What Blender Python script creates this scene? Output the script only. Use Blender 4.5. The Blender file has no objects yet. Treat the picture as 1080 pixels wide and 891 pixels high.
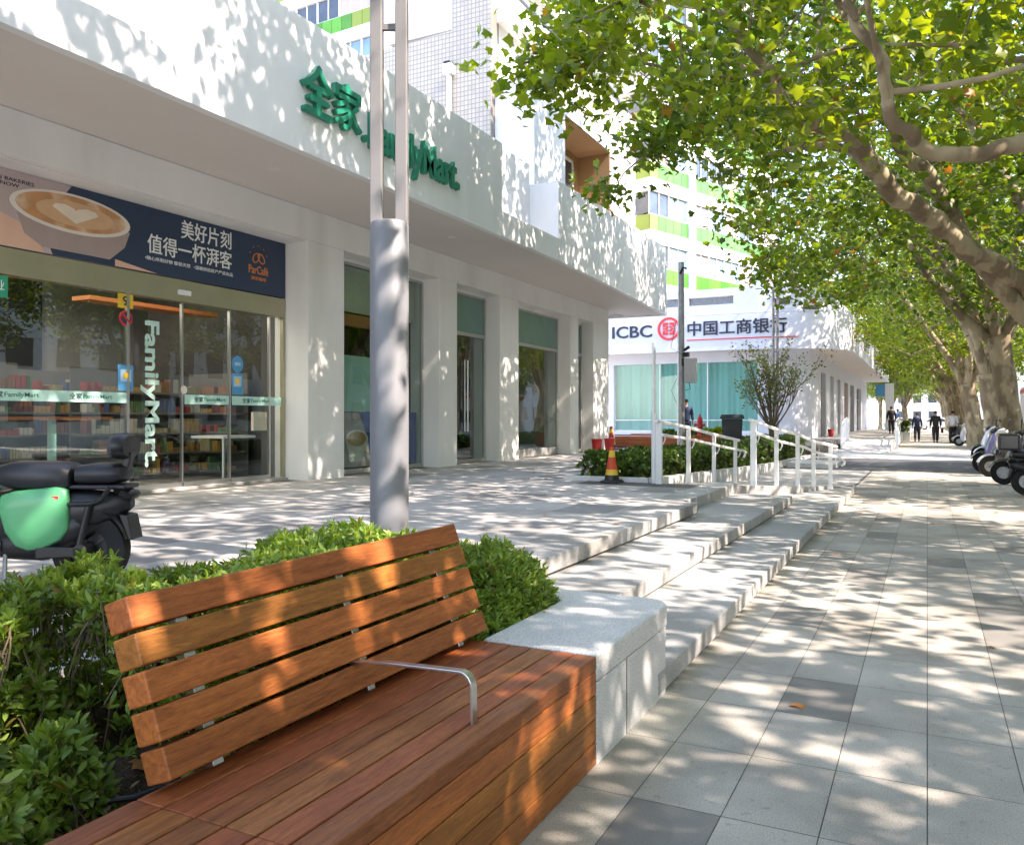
import bpy, math, random
import numpy as np
from mathutils import Vector, Matrix
R = math.radians
sc = bpy.context.scene
COL = sc.collection
random.seed(7)
# ------------------------------------------------------------------ helpers
def lin(c):
    return tuple((x/12.92 if x <= .04045 else ((x+.055)/1.055)**2.4) for x in c)
def rgb(r, g, b):
    return lin((r/255, g/255, b/255))
class MB:
    """collects shapes and links them as one mesh object"""
    def __init__(s): s.v = []; s.f = []; s.m = []; s.mi = 0
    def mat(s, i): s.mi = i; return s
    def add(s, vs, fs):
        b = len(s.v); s.v += [tuple(p) for p in vs]
        for f in fs: s.f.append([b+i for i in f]); s.m.append(s.mi)
        return s
    def box(s, x0, x1, y0, y1, z0, z1):
        return s.add([(x0,y0,z0),(x1,y0,z0),(x1,y1,z0),(x0,y1,z0),(x0,y0,z1),(x1,y0,z1),(x1,y1,z1),(x0,y1,z1)],
                     [(0,3,2,1),(4,5,6,7),(0,1,5,4),(1,2,6,5),(2,3,7,6),(3,0,4,7)])
    def obox(s, c, ax, ay, az):
        c = Vector(c); ax, ay, az = Vector(ax), Vector(ay), Vector(az)
        vs = [c+i*ax+j*ay+k*az for k in (-.5,.5) for i, j in ((-.5,-.5),(.5,-.5),(.5,.5),(-.5,.5))]
        return s.add(vs, [(0,3,2,1),(4,5,6,7),(0,1,5,4),(1,2,6,5),(2,3,7,6),(3,0,4,7)])
    def quad(s, a, b, c, d): return s.add([a,b,c,d], [(0,1,2,3)])
    def prism(s, poly, z0, z1):
        n = len(poly); vs = [(x,y,z0) for x,y in poly]+[(x,y,z1) for x,y in poly]
        return s.add(vs, [tuple(reversed(range(n))), tuple(range(n,2*n))]+[(i,(i+1)%n,n+(i+1)%n,n+i) for i in range(n)])
    def prism3(s, pts, off):
        off = Vector(off); n = len(pts); vs = [Vector(p) for p in pts]+[Vector(p)+off for p in pts]
        return s.add(vs, [tuple(reversed(range(n))), tuple(range(n,2*n))]+[(i,(i+1)%n,n+(i+1)%n,n+i) for i in range(n)])
    def tube(s, pts, rad, n=10, cap=True):
        P = [Vector(p) for p in pts]
        if not hasattr(rad, '__len__'): rad = [rad]*len(P)
        up = Vector((0,0,1)); prev = None; vs = []
        for i, p in enumerate(P):
            t = (P[min(i+1,len(P)-1)]-P[max(i-1,0)]).normalized()
            if prev is None:
                a = t.cross(up if abs(t.z) < .9 else Vector((1,0,0))).normalized()
            else: a = (prev-t*prev.dot(t)).normalized()
            prev = a; b = t.cross(a)
            for k in range(n):
                an = 2*math.pi*k/n; vs.append(p+(a*math.cos(an)+b*math.sin(an))*rad[i])
        fs = [(i*n+k, i*n+(k+1)%n, (i+1)*n+(k+1)%n, (i+1)*n+k) for i in range(len(P)-1) for k in range(n)]
        if cap: fs += [tuple(reversed(range(n))), tuple(range((len(P)-1)*n, len(P)*n))]
        return s.add(vs, fs)
    def bar(s, pts, w, t, side):
        """flat bar along pts, w wide along side, t thick"""
        P = [Vector(p) for p in pts]; sd = Vector(side).normalized(); vs = []
        for i, p in enumerate(P):
            d = (P[min(i+1,len(P)-1)]-P[max(i-1,0)]).normalized(); nn = d.cross(sd).normalized()
            vs += [p-sd*w/2-nn*t/2, p+sd*w/2-nn*t/2, p+sd*w/2+nn*t/2, p-sd*w/2+nn*t/2]
        fs = [(i*4+k, i*4+(k+1)%4, i*4+4+(k+1)%4, i*4+4+k) for i in range(len(P)-1) for k in range(4)]
        e = (len(P)-1)*4
        return s.add(vs, fs+[(3,2,1,0),(e,e+1,e+2,e+3)])
    def lathe(s, prof, c=(0,0,0), n=20, ax='z'):
        vs = []
        for r, h in prof:
            for k in range(n):
                a = 2*math.pi*k/n; x, y = r*math.cos(a), r*math.sin(a)
                q = (x,y,h) if ax == 'z' else ((x,h,y) if ax == 'y' else (h,x,y))
                vs.append((c[0]+q[0], c[1]+q[1], c[2]+q[2]))
        m = len(prof)
        fs = [(i*n+k, i*n+(k+1)%n, (i+1)*n+(k+1)%n, (i+1)*n+k) for i in range(m-1) for k in range(n)]
        fs += [tuple(reversed(range(n))), tuple(range((m-1)*n, m*n))]
        return s.add(vs, fs)
    def ball(s, c, rx, ry, rz, n=14, m=8):
        pr = []; vs = []
        for i in range(m+1):
            a = math.pi*i/m
            for k in range(n):
                b = 2*math.pi*k/n
                vs.append((c[0]+rx*math.sin(a)*math.cos(b), c[1]+ry*math.sin(a)*math.sin(b), c[2]-rz*math.cos(a)))
        return s.add(vs, [(i*n+k, i*n+(k+1)%n, (i+1)*n+(k+1)%n, (i+1)*n+k) for i in range(m) for k in range(n)])
    def loft(s, rings):
        n = len(rings[0]); vs = [p for r in rings for p in r]
        fs = [(i*n+k, i*n+(k+1)%n, (i+1)*n+(k+1)%n, (i+1)*n+k) for i in range(len(rings)-1) for k in range(n)]
        fs += [tuple(reversed(range(n))), tuple(range((len(rings)-1)*n, len(rings)*n))]
        return s.add(vs, fs)
    def build(s, name, mats, parent=None, smooth=False, bevel=0, subsurf=0, world=True, auto=None, seg=2):
        me = bpy.data.meshes.new(name)
        off = Vector((0,0,0))
        if world:
            p = parent
            while p is not None: off += p.location; p = p.parent
        me.from_pydata([tuple(Vector(p)-off) for p in s.v] if off.length else s.v, [], s.f)
        if not isinstance(mats, (list, tuple)): mats = [mats]
        for m in mats: me.materials.append(m)
        me.polygons.foreach_set('material_index', s.m)
        if smooth: me.polygons.foreach_set('use_smooth', [True]*len(s.f))
        me.update()
        o = bpy.data.objects.new(name, me); COL.objects.link(o)
        if parent: o.parent = parent
        if bevel:
            b = o.modifiers.new('b', 'BEVEL'); b.width = bevel; b.segments = seg; b.limit_method = 'ANGLE'; b.angle_limit = R(35)
        if subsurf:
            b = o.modifiers.new('s', 'SUBSURF'); b.levels = subsurf; b.render_levels = subsurf
        if smooth and not subsurf:
            try: me.set_sharp_from_angle(angle=R(auto or 40))
            except Exception: pass
        return o
def tag(o, label=None, cat=None, group=None, kind=None):
    if label: o['label'] = label
    if cat: o['category'] = cat
    if group: o['group'] = group
    if kind: o['kind'] = kind
    return o
def empty(name, loc, label, cat, group=None, rz=0):
    o = bpy.data.objects.new(name, None); COL.objects.link(o); o.location = loc; o.rotation_euler = (0,0,rz)
    o.empty_display_size = .2
    return tag(o, label, cat, group)
def struct(o): o['kind'] = 'structure'; return o
def copy_tree(o, parent=None):
    c = o.copy(); COL.objects.link(c); c.parent = parent
    for ch in [x for x in bpy.data.objects if x.parent == o]: copy_tree(ch, c)
    return c
# ------------------------------------------------------------------ materials
def newmat(name):
    m = bpy.data.materials.new(name); m.use_nodes = True
    nt = m.node_tree; b = nt.nodes['Principled BSDF']; return m, nt, b
def mat(name, col, rough=.6, var=.12, scale=4, metal=0, bump=0, bscale=60, col2=None, c2lo=.5, c2hi=.7, stretch=None, spec=.5, coat=0, island=0, speck=0, alpha=None, spots=0):
    """principled with noise-driven colour variation, optional second colour patches, speckle, bump"""
    m, nt, b = newmat(name); N = nt.nodes.new; L = nt.links.new
    tc = N('ShaderNodeTexCoord'); mp = N('ShaderNodeMapping'); L(tc.outputs['Object'], mp.inputs[0])
    if stretch: mp.inputs['Scale'].default_value = stretch
    nz = N('ShaderNodeTexNoise'); nz.inputs['Scale'].default_value = scale; nz.inputs['Detail'].default_value = 6; L(mp.outputs[0], nz.inputs[0])
    mr = N('ShaderNodeMapRange'); mr.inputs[1].default_value = .3; mr.inputs[2].default_value = .7
    mr.inputs[3].default_value = 1-var; mr.inputs[4].default_value = 1+var; L(nz.outputs[0], mr.inputs[0])
    src = None
    base = N('ShaderNodeRGB'); base.outputs[0].default_value = (*col, 1); src = base.outputs[0]
    if col2:
        n2 = N('ShaderNodeTexNoise'); n2.inputs['Scale'].default_value = scale*.6; n2.inputs['Detail'].default_value = 5; L(mp.outputs[0], n2.inputs[0])
        r2 = N('ShaderNodeMapRange'); r2.inputs[1].default_value = c2lo; r2.inputs[2].default_value = c2hi; L(n2.outputs[0], r2.inputs[0])
        mx = N('ShaderNodeMix'); mx.data_type = 'RGBA'; L(r2.outputs[0], mx.inputs[0]); L(src, mx.inputs[6]); mx.inputs[7].default_value = (*col2, 1); src = mx.outputs[2]
    val = mr.outputs[0]
    if speck:
        n3 = N('ShaderNodeTexNoise'); n3.inputs['Scale'].default_value = 170; n3.inputs['Detail'].default_value = 2; L(tc.outputs['Object'], n3.inputs[0])
        r3 = N('ShaderNodeMapRange'); r3.inputs[1].default_value = .35; r3.inputs[2].default_value = .65; r3.inputs[3].default_value = 1-speck; r3.inputs[4].default_value = 1+speck; L(n3.outputs[0], r3.inputs[0])
        mm = N('ShaderNodeMath'); mm.operation = 'MULTIPLY'; L(val, mm.inputs[0]); L(r3.outputs[0], mm.inputs[1]); val = mm.outputs[0]
    if spots:
        n5 = N('ShaderNodeTexNoise'); n5.inputs['Scale'].default_value = 22; n5.inputs['Detail'].default_value = 3; L(tc.outputs['Object'], n5.inputs[0])
        r5 = N('ShaderNodeMapRange'); r5.inputs[1].default_value = .62; r5.inputs[2].default_value = .72; r5.inputs[3].default_value = 1; r5.inputs[4].default_value = 1-spots; L(n5.outputs[0], r5.inputs[0])
        mm = N('ShaderNodeMath'); mm.operation = 'MULTIPLY'; L(val, mm.inputs[0]); L(r5.outputs[0], mm.inputs[1]); val = mm.outputs[0]
    if island:
        g = N('ShaderNodeNewGeometry'); r4 = N('ShaderNodeMapRange'); r4.inputs[3].default_value = 1-island; r4.inputs[4].default_value = 1+island
        L(g.outputs['Random Per Island'], r4.inputs[0]); mm = N('ShaderNodeMath'); mm.operation = 'MULTIPLY'; L(val, mm.inputs[0]); L(r4.outputs[0], mm.inputs[1]); val = mm.outputs[0]
    vm = N('ShaderNodeVectorMath'); vm.operation = 'SCALE'; L(src, vm.inputs[0]); L(val, vm.inputs['Scale']); L(vm.outputs[0], b.inputs['Base Color'])
    b.inputs['Roughness'].default_value = rough; b.inputs['Metallic'].default_value = metal
    b.inputs['Specular IOR Level'].default_value = spec
    if coat: b.inputs['Coat Weight'].default_value = coat; b.inputs['Coat Roughness'].default_value = .08
    if bump:
        nb = N('ShaderNodeTexNoise'); nb.inputs['Scale'].default_value = bscale; nb.inputs['Detail'].default_value = 4; L(mp.outputs[0], nb.inputs[0])
        bp = N('ShaderNodeBump'); bp.inputs['Strength'].default_value = bump; bp.inputs['Distance'].default_value = .01; L(nb.outputs[0], bp.inputs['Height']); L(bp.outputs[0], b.inputs['Normal'])
    return m
def wood(name, c1, c2, rough=.45, stretch=(14, 1.1, 14)):
    m, nt, b = newmat(name); N = nt.nodes.new; L = nt.links.new
    tc = N('ShaderNodeTexCoord'); g = N('ShaderNodeNewGeometry')
    off = N('ShaderNodeVectorMath'); off.operation = 'SCALE'; off.inputs[0].default_value = (7, 13, 5); L(g.outputs['Random Per Island'], off.inputs['Scale'])
    ad = N('ShaderNodeVectorMath'); ad.operation = 'ADD'; L(tc.outputs['Object'], ad.inputs[0]); L(off.outputs[0], ad.inputs[1])
    mp = N('ShaderNodeMapping'); mp.inputs['Scale'].default_value = stretch; L(ad.outputs[0], mp.inputs[0])
    n1 = N('ShaderNodeTexNoise'); n1.inputs['Scale'].default_value = 3; n1.inputs['Detail'].default_value = 8; n1.inputs['Distortion'].default_value = 1.2; n1.inputs['Roughness'].default_value = .65; L(mp.outputs[0], n1.inputs[0])
    n2 = N('ShaderNodeTexNoise'); n2.inputs['Scale'].default_value = 26; n2.inputs['Detail'].default_value = 7; n2.inputs['Roughness'].default_value = .7; L(mp.outputs[0], n2.inputs[0])
    r1 = N('ShaderNodeMapRange'); r1.inputs[1].default_value = .3; r1.inputs[2].default_value = .72; L(n1.outputs[0], r1.inputs[0])
    mx = N('ShaderNodeMix'); mx.data_type = 'RGBA'; L(r1.outputs[0], mx.inputs[0]); mx.inputs[6].default_value = (*c1, 1); mx.inputs[7].default_value = (*c2, 1)
    hs = N('ShaderNodeHueSaturation'); L(mx.outputs[2], hs.inputs['Color'])
    rv = N('ShaderNodeMapRange'); rv.inputs[3].default_value = .72; rv.inputs[4].default_value = 1.25; L(g.outputs['Random Per Island'], rv.inputs[0]); L(rv.outputs[0], hs.inputs['Value'])
    ml = N('ShaderNodeMath'); ml.operation = 'MULTIPLY'; ml.inputs[1].default_value = 7.31; L(g.outputs['Random Per Island'], ml.inputs[0])
    fr = N('ShaderNodeMath'); fr.operation = 'FRACT'; L(ml.outputs[0], fr.inputs[0])
    rh = N('ShaderNodeMapRange'); rh.inputs[3].default_value = .492; rh.inputs[4].default_value = .509; L(fr.outputs[0], rh.inputs[0]); L(rh.outputs[0], hs.inputs['Hue'])
    r2 = N('ShaderNodeMapRange'); r2.inputs[1].default_value = .35; r2.inputs[2].default_value = .65; r2.inputs[3].default_value = .66; r2.inputs[4].default_value = 1.16; L(n2.outputs[0], r2.inputs[0])
    vm = N('ShaderNodeVectorMath'); vm.operation = 'SCALE'; L(hs.outputs[0], vm.inputs[0]); L(r2.outputs[0], vm.inputs['Scale']); L(vm.outputs[0], b.inputs['Base Color'])
    n3 = N('ShaderNodeTexNoise'); n3.inputs['Scale'].default_value = 5; L(tc.outputs['Object'], n3.inputs[0])
    r3 = N('ShaderNodeMapRange'); r3.inputs[3].default_value = rough-.1; r3.inputs[4].default_value = rough+.22; L(n3.outputs[0], r3.inputs[0]); L(r3.outputs[0], b.inputs['Roughness'])
    bp = N('ShaderNodeBump'); bp.inputs['Strength'].default_value = .25; bp.inputs['Distance'].default_value = .003; L(n2.outputs[0], bp.inputs['Height']); L(bp.outputs[0], b.inputs['Normal'])
    return m
def leafmat(name, c1, c2, c3, trans=.45, rough=.45, odd=.03):
    m, nt, b = newmat(name); N = nt.nodes.new; L = nt.links.new
    g = N('ShaderNodeNewGeometry'); rp = N('ShaderNodeValToRGB'); L(g.outputs['Random Per Island'], rp.inputs[0])
    e = rp.color_ramp.elements; e[0].position = 0; e[0].color = (*c1, 1); e[1].position = .55; e[1].color = (*c2, 1)
    x = e.new(1-odd-.02); x.color = (*c2, 1); x = e.new(1-odd); x.color = (*c3, 1)
    nz = N('ShaderNodeTexNoise'); nz.inputs['Scale'].default_value = 1.3; tc = N('ShaderNodeTexCoord'); L(tc.outputs['Object'], nz.inputs[0])
    mr = N('ShaderNodeMapRange'); mr.inputs[1].default_value = .3; mr.inputs[2].default_value = .7; mr.inputs[3].default_value = .72; mr.inputs[4].default_value = 1.3; L(nz.outputs[0], mr.inputs[0])
    vm = N('ShaderNodeVectorMath'); vm.operation = 'SCALE'; L(rp.outputs[0], vm.inputs[0]); L(mr.outputs[0], vm.inputs['Scale'])
    L(vm.outputs[0], b.inputs['Base Color']); b.inputs['Roughness'].default_value = rough
    tr = N('ShaderNodeBsdfTranslucent'); v2 = N('ShaderNodeVectorMath'); v2.operation = 'MULTIPLY'; v2.inputs[1].default_value = (2.1, 2.0, .6); L(vm.outputs[0], v2.inputs[0]); L(v2.outputs[0], tr.inputs[0])
    ms = N('ShaderNodeMixShader'); ms.inputs[0].default_value = trans; L(b.outputs[0], ms.inputs[1]); L(tr.outputs[0], ms.inputs[2])
    L(ms.outputs[0], nt.nodes['Material Output'].inputs[0]); return m
def glassmat(name, tint=(.8,.86,.84), refl=.1, fres=1.5, rough=.0):
    m, nt, b = newmat(name); N = nt.nodes.new; L = nt.links.new; nt.nodes.remove(b)
    t = N('ShaderNodeBsdfTransparent'); t.inputs[0].default_value = (*tint, 1)
    gl = N('ShaderNodeBsdfGlossy'); gl.inputs['Roughness'].default_value = rough; gl.inputs[0].default_value = (.95,1,.98,1)
    fr = N('ShaderNodeFresnel'); fr.inputs[0].default_value = fres
    ad = N('ShaderNodeMath'); ad.operation = 'ADD'; ad.use_clamp = True; ad.inputs[1].default_value = refl; L(fr.outputs[0], ad.inputs[0])
    gg = N('ShaderNodeNewGeometry'); iv = N('ShaderNodeMath'); iv.operation = 'SUBTRACT'; iv.inputs[0].default_value = 1; L(gg.outputs['Backfacing'], iv.inputs[1]); mu = N('ShaderNodeMath'); mu.operation = 'MULTIPLY'; L(ad.outputs[0], mu.inputs[0]); L(iv.outputs[0], mu.inputs[1])
    nz = N('ShaderNodeTexNoise'); nz.inputs['Scale'].default_value = .7; tc = N('ShaderNodeTexCoord'); L(tc.outputs['Object'], nz.inputs[0])
    bp = N('ShaderNodeBump'); bp.inputs['Strength'].default_value = .06; bp.inputs['Distance'].default_value = .05; L(nz.outputs[0], bp.inputs['Height']); L(bp.outputs[0], gl.inputs['Normal'])
    ms = N('ShaderNodeMixShader'); L(mu.outputs[0], ms.inputs[0]); L(t.outputs[0], ms.inputs[1]); L(gl.outputs[0], ms.inputs[2])
    L(ms.outputs[0], nt.nodes['Material Output'].inputs[0]); return m
def emit(name, col, s):
    m, nt, b = newmat(name); b.inputs['Base Color'].default_value = (*col, 1); b.inputs['Emission Color'].default_value = (*col, 1); b.inputs['Emission Strength'].default_value = s; return m
def tilewall(name):
    """white wall tiles with darker joints, for the tiled stair tower"""
    m, nt, b = newmat(name); N = nt.nodes.new; L = nt.links.new
    tc = N('ShaderNodeTexCoord'); mp = N('ShaderNodeMapping'); mp.inputs['Rotation'].default_value = (R(90),0,0); L(tc.outputs['Object'], mp.inputs[0])
    bk = N('ShaderNodeTexBrick'); bk.offset = 0; bk.inputs['Scale'].default_value = 1; bk.inputs['Brick Width'].default_value = .10; bk.inputs['Row Height'].default_value = .11; bk.inputs['Mortar Size'].default_value = .010
    bk.inputs['Color1'].default_value = (.43,.40,.35,1); bk.inputs['Color2'].default_value = (.37,.34,.30,1); bk.inputs['Mortar'].default_value = (.23,.205,.17,1)
    L(mp.outputs[0], bk.inputs[0]); L(bk.outputs[0], b.inputs['Base Color']); b.inputs['Roughness'].default_value = .4; return m
M = {}
M['tile'] = mat('pale_granite_tile', (.42,.39,.34), .75, .16, 1.9, speck=.2, island=.11, col2=(.30,.27,.225), c2lo=.47, c2hi=.66, bump=.25, bscale=90, spots=.22)
M['tiled'] = mat('blue_grey_tile', (.225,.212,.19), .7, .12, 2, speck=.12, island=.08, bump=.1, bscale=140)
M['joint'] = mat('tile_joint', (.12,.11,.095), .9, .2, 5)
M['plaza'] = mat('plaza_tile', (.45,.43,.405), .7, .12, 1.5, speck=.1, island=.07, col2=(.36,.34,.315), c2lo=.5, c2hi=.72, spots=.15)
M['plazad'] = mat('plaza_tile_grey', (.25,.243,.235), .7, .12, 2, speck=.1, island=.07)
M['granite'] = mat('white_granite', (.62,.61,.585), .6, .09, 2.5, speck=.27, island=.03, bump=.08, bscale=160)
M['stepst'] = mat('step_granite', (.36,.355,.34), .65, .14, 2.2, speck=.26, island=.07, col2=(.27,.262,.24), c2lo=.5, c2hi=.7, bump=.1, bscale=120, spots=.2)
M['asphalt'] = mat('asphalt', (.075,.078,.085), .85, .2, 3, speck=.3)
M['drive'] = mat('drive_concrete', (.46,.45,.43), .8, .1, .8, speck=.06)
M['soil'] = mat('soil', (.075,.050,.033), .95, .5, 14, bump=1, bscale=45, speck=.5)
M['bankwhite'] = mat('bank_white', (.63,.635,.68), .55, .04, .8)
M['litter'] = leafmat('leaf_litter', (.09,.055,.03), (.16,.10,.05), (.22,.14,.06), .1, .7, odd=.1)
M['kerb'] = mat('kerb_stone', (.35,.34,.32), .8, .12, 3, speck=.15)
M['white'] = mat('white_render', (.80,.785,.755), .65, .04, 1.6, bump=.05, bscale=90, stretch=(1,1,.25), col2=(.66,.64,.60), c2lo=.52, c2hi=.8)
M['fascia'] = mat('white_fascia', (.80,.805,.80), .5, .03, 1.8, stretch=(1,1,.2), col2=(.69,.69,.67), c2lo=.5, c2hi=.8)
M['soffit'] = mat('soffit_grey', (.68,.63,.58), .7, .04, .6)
M['beige'] = mat('beige_wall', (.60,.56,.50), .75, .08, 1.1)
M['cream'] = mat('cream_wall', (.66,.62,.55), .75, .08, 1)
M['orange'] = mat('ochre_loggia', (.40,.235,.11), .8, .06, 1.5)
M['towertile'] = tilewall('stair_tower_tile')
M['woodback'] = wood('backrest_wood', rgb(134,72,26), rgb(198,120,54))
M['woodseat'] = wood('seat_wood', rgb(116,58,26), rgb(182,106,56), .5)
M['woodfar'] = wood('far_wood', rgb(150,80,38), rgb(190,112,62), .6, (2,14,14))
M['steel'] = mat('brushed_steel', (.62,.62,.61), .28, .05, 5, metal=1)
M['lampgrey'] = mat('lamp_grey_paint', (.20,.205,.218), .5, .04, 2, metal=.1)
M['rod'] = mat('lamp_rod_paint', (.23,.22,.22), .5, .04, 2, metal=.2)
M['galv'] = mat('galvanised', (.35,.35,.35), .5, .15, 8, metal=.7)
M['railw'] = mat('white_rail_paint', (.78,.78,.77), .4, .03, 5)
M['gold'] = mat('champagne_metal', (.40,.365,.25), .35, .05, 2, metal=.55)
M['frame'] = mat('window_frame', (.42,.42,.40), .45, .05, 2, metal=.4)
M['dframe'] = mat('dark_frame', (.05,.05,.055), .4)
M['glass'] = glassmat('shop_glass', refl=.10)
M['glassdoor'] = glassmat('door_glass', refl=.03)
M['glassgreen'] = glassmat('tinted_green_glass', (.72,.86,.83), .02)
M['upper'] = mat('frosted_transom', (.13,.24,.22), .25, .1, 2, spec=.8)
M['teal'] = mat('teal_curtain', (.40,.60,.585), .6, .08, 1.2, stretch=(6,1,.3))
M['navy'] = mat('banner_navy', rgb(42,58,84), .5, .03, 1)
M['mauve'] = mat('banner_mauve', rgb(186,166,164), .5, .03, 1)
M['cup'] = mat('banner_cup_white', rgb(226,216,206), .5, .04, 3)
M['coffee'] = mat('banner_coffee', rgb(196,140,96), .5, .15, 5, col2=rgb(226,196,168))
M['milk'] = mat('banner_milk', rgb(232,214,196), .5, .05, 6)
M['skinp'] = mat('banner_hand', rgb(222,178,154), .5, .05, 4)
M['sleeve'] = mat('banner_cup_shade', rgb(168,148,142), .5, .05, 4)
M['txtw'] = mat('white_lettering', (.82,.82,.80), .5, .01)
M['txto'] = mat('orange_lettering', rgb(222,132,64), .5, .01)
M['txtg'] = mat('green_lettering', (.008,.22,.135), .35, .05, 3)
M['txtgs'] = mat('green_small_lettering', (.03,.16,.10), .5, .01)
M['mint'] = mat('mint_lettering', (.50,.72,.64), .5, .02)
M['strip'] = mat('mint_strip', (.42,.68,.60), .5, .04, 3)
M['black'] = mat('black_plastic', (.010,.010,.011), .4, .1, 5)
M['txtk'] = mat('black_lettering', (.015,.02,.04), .5, .01)
M['seatk'] = mat('seat_vinyl', (.012,.013,.018), .42, .12, 8, bump=.15, bscale=220)
M['pad'] = mat('backrest_pad', (.07,.062,.065), .7, .1, 8, bump=.2, bscale=200)
M['rubber'] = mat('tyre_rubber', (.011,.011,.011), .85, .1, 8)
M['mintpaint'] = mat('mint_scooter_paint', (.085,.40,.17), .38, .03, 2, coat=.25)
M['red'] = mat('red_paint', (.55,.03,.03), .4, .08, 4)
M['redlogo'] = mat('red_emblem', (.72,.03,.035), .45, .02, 4)
M['yellow'] = mat('yellow_band', (.75,.48,.04), .5, .08, 4)
M['conered'] = mat('cone_red', (.62,.07,.02), .55, .08, 4)
M['bluesign'] = mat('blue_sticker', (.07,.30,.55), .5, .05, 3)
M['ltblue'] = mat('pale_blue_sticker', (.35,.52,.66), .5, .05, 3)
M['greenglass'] = mat('green_balcony_glass', (.065,.24,.018), .3, .25, .6, island=.3)
M['yelglass'] = mat('lime_balcony_glass', (.20,.26,.03), .3, .1, .6)
M['darkwin'] = mat('dark_window', (.05,.065,.08), .12, .3, 1.2, spec=.9)
M['bluewin'] = mat('sky_window', (.16,.27,.36), .1, .3, 1.5, spec=1)
M['blind'] = mat('pink_grey_blind', (.42,.34,.32), .7, .08, 3)
M['binplastic'] = mat('dark_bin', (.012,.016,.02), .5, .1, 4)
M['floor'] = mat('shop_floor', (.2,.185,.17), .35, .08, 2)
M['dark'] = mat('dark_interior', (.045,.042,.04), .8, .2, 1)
M['shelf'] = mat('shelf_metal', (.13,.12,.11), .5, .05, 3)
M['barwood'] = mat('counter_wood', rgb(190,110,60), .45, .1, 6, stretch=(6,1,6))
M['light'] = emit('ceiling_lamp', (1,.9,.75), 4)
M['twig'] = mat('shrub_twig', (.12,.085,.05), .8, .2, 20)
M['bark'] = mat('plane_bark', (.36,.285,.175), .85, .22, 5, col2=(.20,.145,.085), c2lo=.465, c2hi=.545, bump=.8, bscale=14, stretch=(1,1,.5))
M['twigbark'] = mat('twig_bark', (.16,.12,.075), .85, .2, 5)
M['leaf'] = leafmat('plane_leaf', (.032,.078,.007), (.12,.18,.012), (.28,.11,.02), .45, odd=.008)
M['leafy'] = leafmat('plane_leaf_light', (.055,.11,.008), (.18,.23,.014), (.30,.15,.02), .48, odd=.01)
M['azalea'] = leafmat('azalea_leaf', (.09,.17,.025), (.23,.33,.06), (.24,.15,.04), .32, .42, odd=.02)
M['box'] = leafmat('boxwood_leaf', (.03,.07,.012), (.09,.16,.028), (.12,.14,.03), .2, .4, odd=.03)
M['shrubleaf'] = leafmat('shrub_leaf', (.06,.09,.012), (.12,.16,.022), (.2,.13,.03), .3, odd=.05)
M['skin'] = mat('skin', (.42,.25,.17), .55, .05, 5)
M['hair'] = mat('hair', (.012,.01,.009), .6, .1, 8)
for n, c in dict(cloth_black=(.014,.014,.017), cloth_white=(.62,.63,.68), cloth_navy=(.03,.045,.10), cloth_blue=(.14,.24,.5), carwhite=(.72,.73,.74), cargrey=(.2,.21,.22)).items(): M[n] = mat(n, c, .8 if 'cloth' in n else .25, .08, 6)
# ------------------------------------------------------------------ text
FITC = {}
def text_mesh(body, bold=0):
    k = (body, bold)
    if k in FITC: return FITC[k]
    cu = bpy.data.curves.new('t', 'FONT'); cu.body = body; cu.size = 1; cu.offset = bold; cu.resolution_u = 3; cu.fill_mode = 'FRONT'; cu.dimensions = '2D'
    ob = bpy.data.objects.new('t', cu); COL.objects.link(ob)
    dg = bpy.context.evaluated_depsgraph_get(); dg.update(); me = bpy.data.meshes.new_from_object(ob.evaluated_get(dg))
    vs = [(v.co.x, v.co.y) for v in me.vertices]; fs = [list(p.vertices) for p in me.polygons]
    bpy.data.objects.remove(ob); bpy.data.curves.remove(cu); bpy.data.meshes.remove(me)
    if vs:
        x0 = min(v[0] for v in vs); x1 = max(v[0] for v in vs); y0 = min(v[1] for v in vs); y1 = max(v[1] for v in vs)
        vs = [((x-x0)/max(x1-x0,1e-6), (y-y0)/max(y1-y0,1e-6)) for x, y in vs]
    FITC[k] = (vs, fs); return FITC[k]
AX = {'X': ((0,1,0),(0,0,1),(1,0,0)), 'Xdown': ((0,0,-1),(0,1,0),(1,0,0)), 'Y': ((1,0,0),(0,0,1),(0,-1,0))}
def put_text(name, body, O, w, h, m, parent, ax='X', bold=.0, depth=.003, slant=0):
    # bold is built from stacked copies nudged sideways, each a hair deeper than the last
    cjk = any(ord(c) > 0x2e80 for c in body); mb = MB()
    if bold and cjk:
        q = bold*h*.55/max(1, body.count('\n')+1); k_ = 0
        for dx, dy in ((0,0),(q,0),(-q,0),(0,q*.7),(0,-q*.7)):
            _text_into(mb, body, Vector(O), w, h, ax, 0, depth+.0006*k_, dx, dy); k_ += 1
    else: _text_into(mb, body, Vector(O), w, h, ax, bold, depth, 0, 0)
    return mb.build(name, m, parent)
def _text_into(mb, body, O, w, h, ax, bold, depth, dx, dy):
    ux, uy, n = [Vector(a) for a in AX[ax]]
    vs, fs = text_mesh(body, bold)
    f = [O+ux*(a*w+dx)+uy*(b*h+dy)+n*depth for a, b in vs]; b0 = len(mb.v)
    mb.add(f, fs)
    # sides from boundary edges
    cnt = {}
    for q in fs:
        for i in range(len(q)):
            a, b = q[i], q[(i+1)%len(q)]; cnt[(a,b)] = 1
    bd = [(a,b) for (a,b) in cnt if (b,a) not in cnt]
    base = len(mb.v); mb.v += [tuple(p-n*depth) for p in f]
    for a, b in bd: mb.f.append([b0+a, base+a, base+b, b0+b]); mb.m.append(0)
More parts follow.
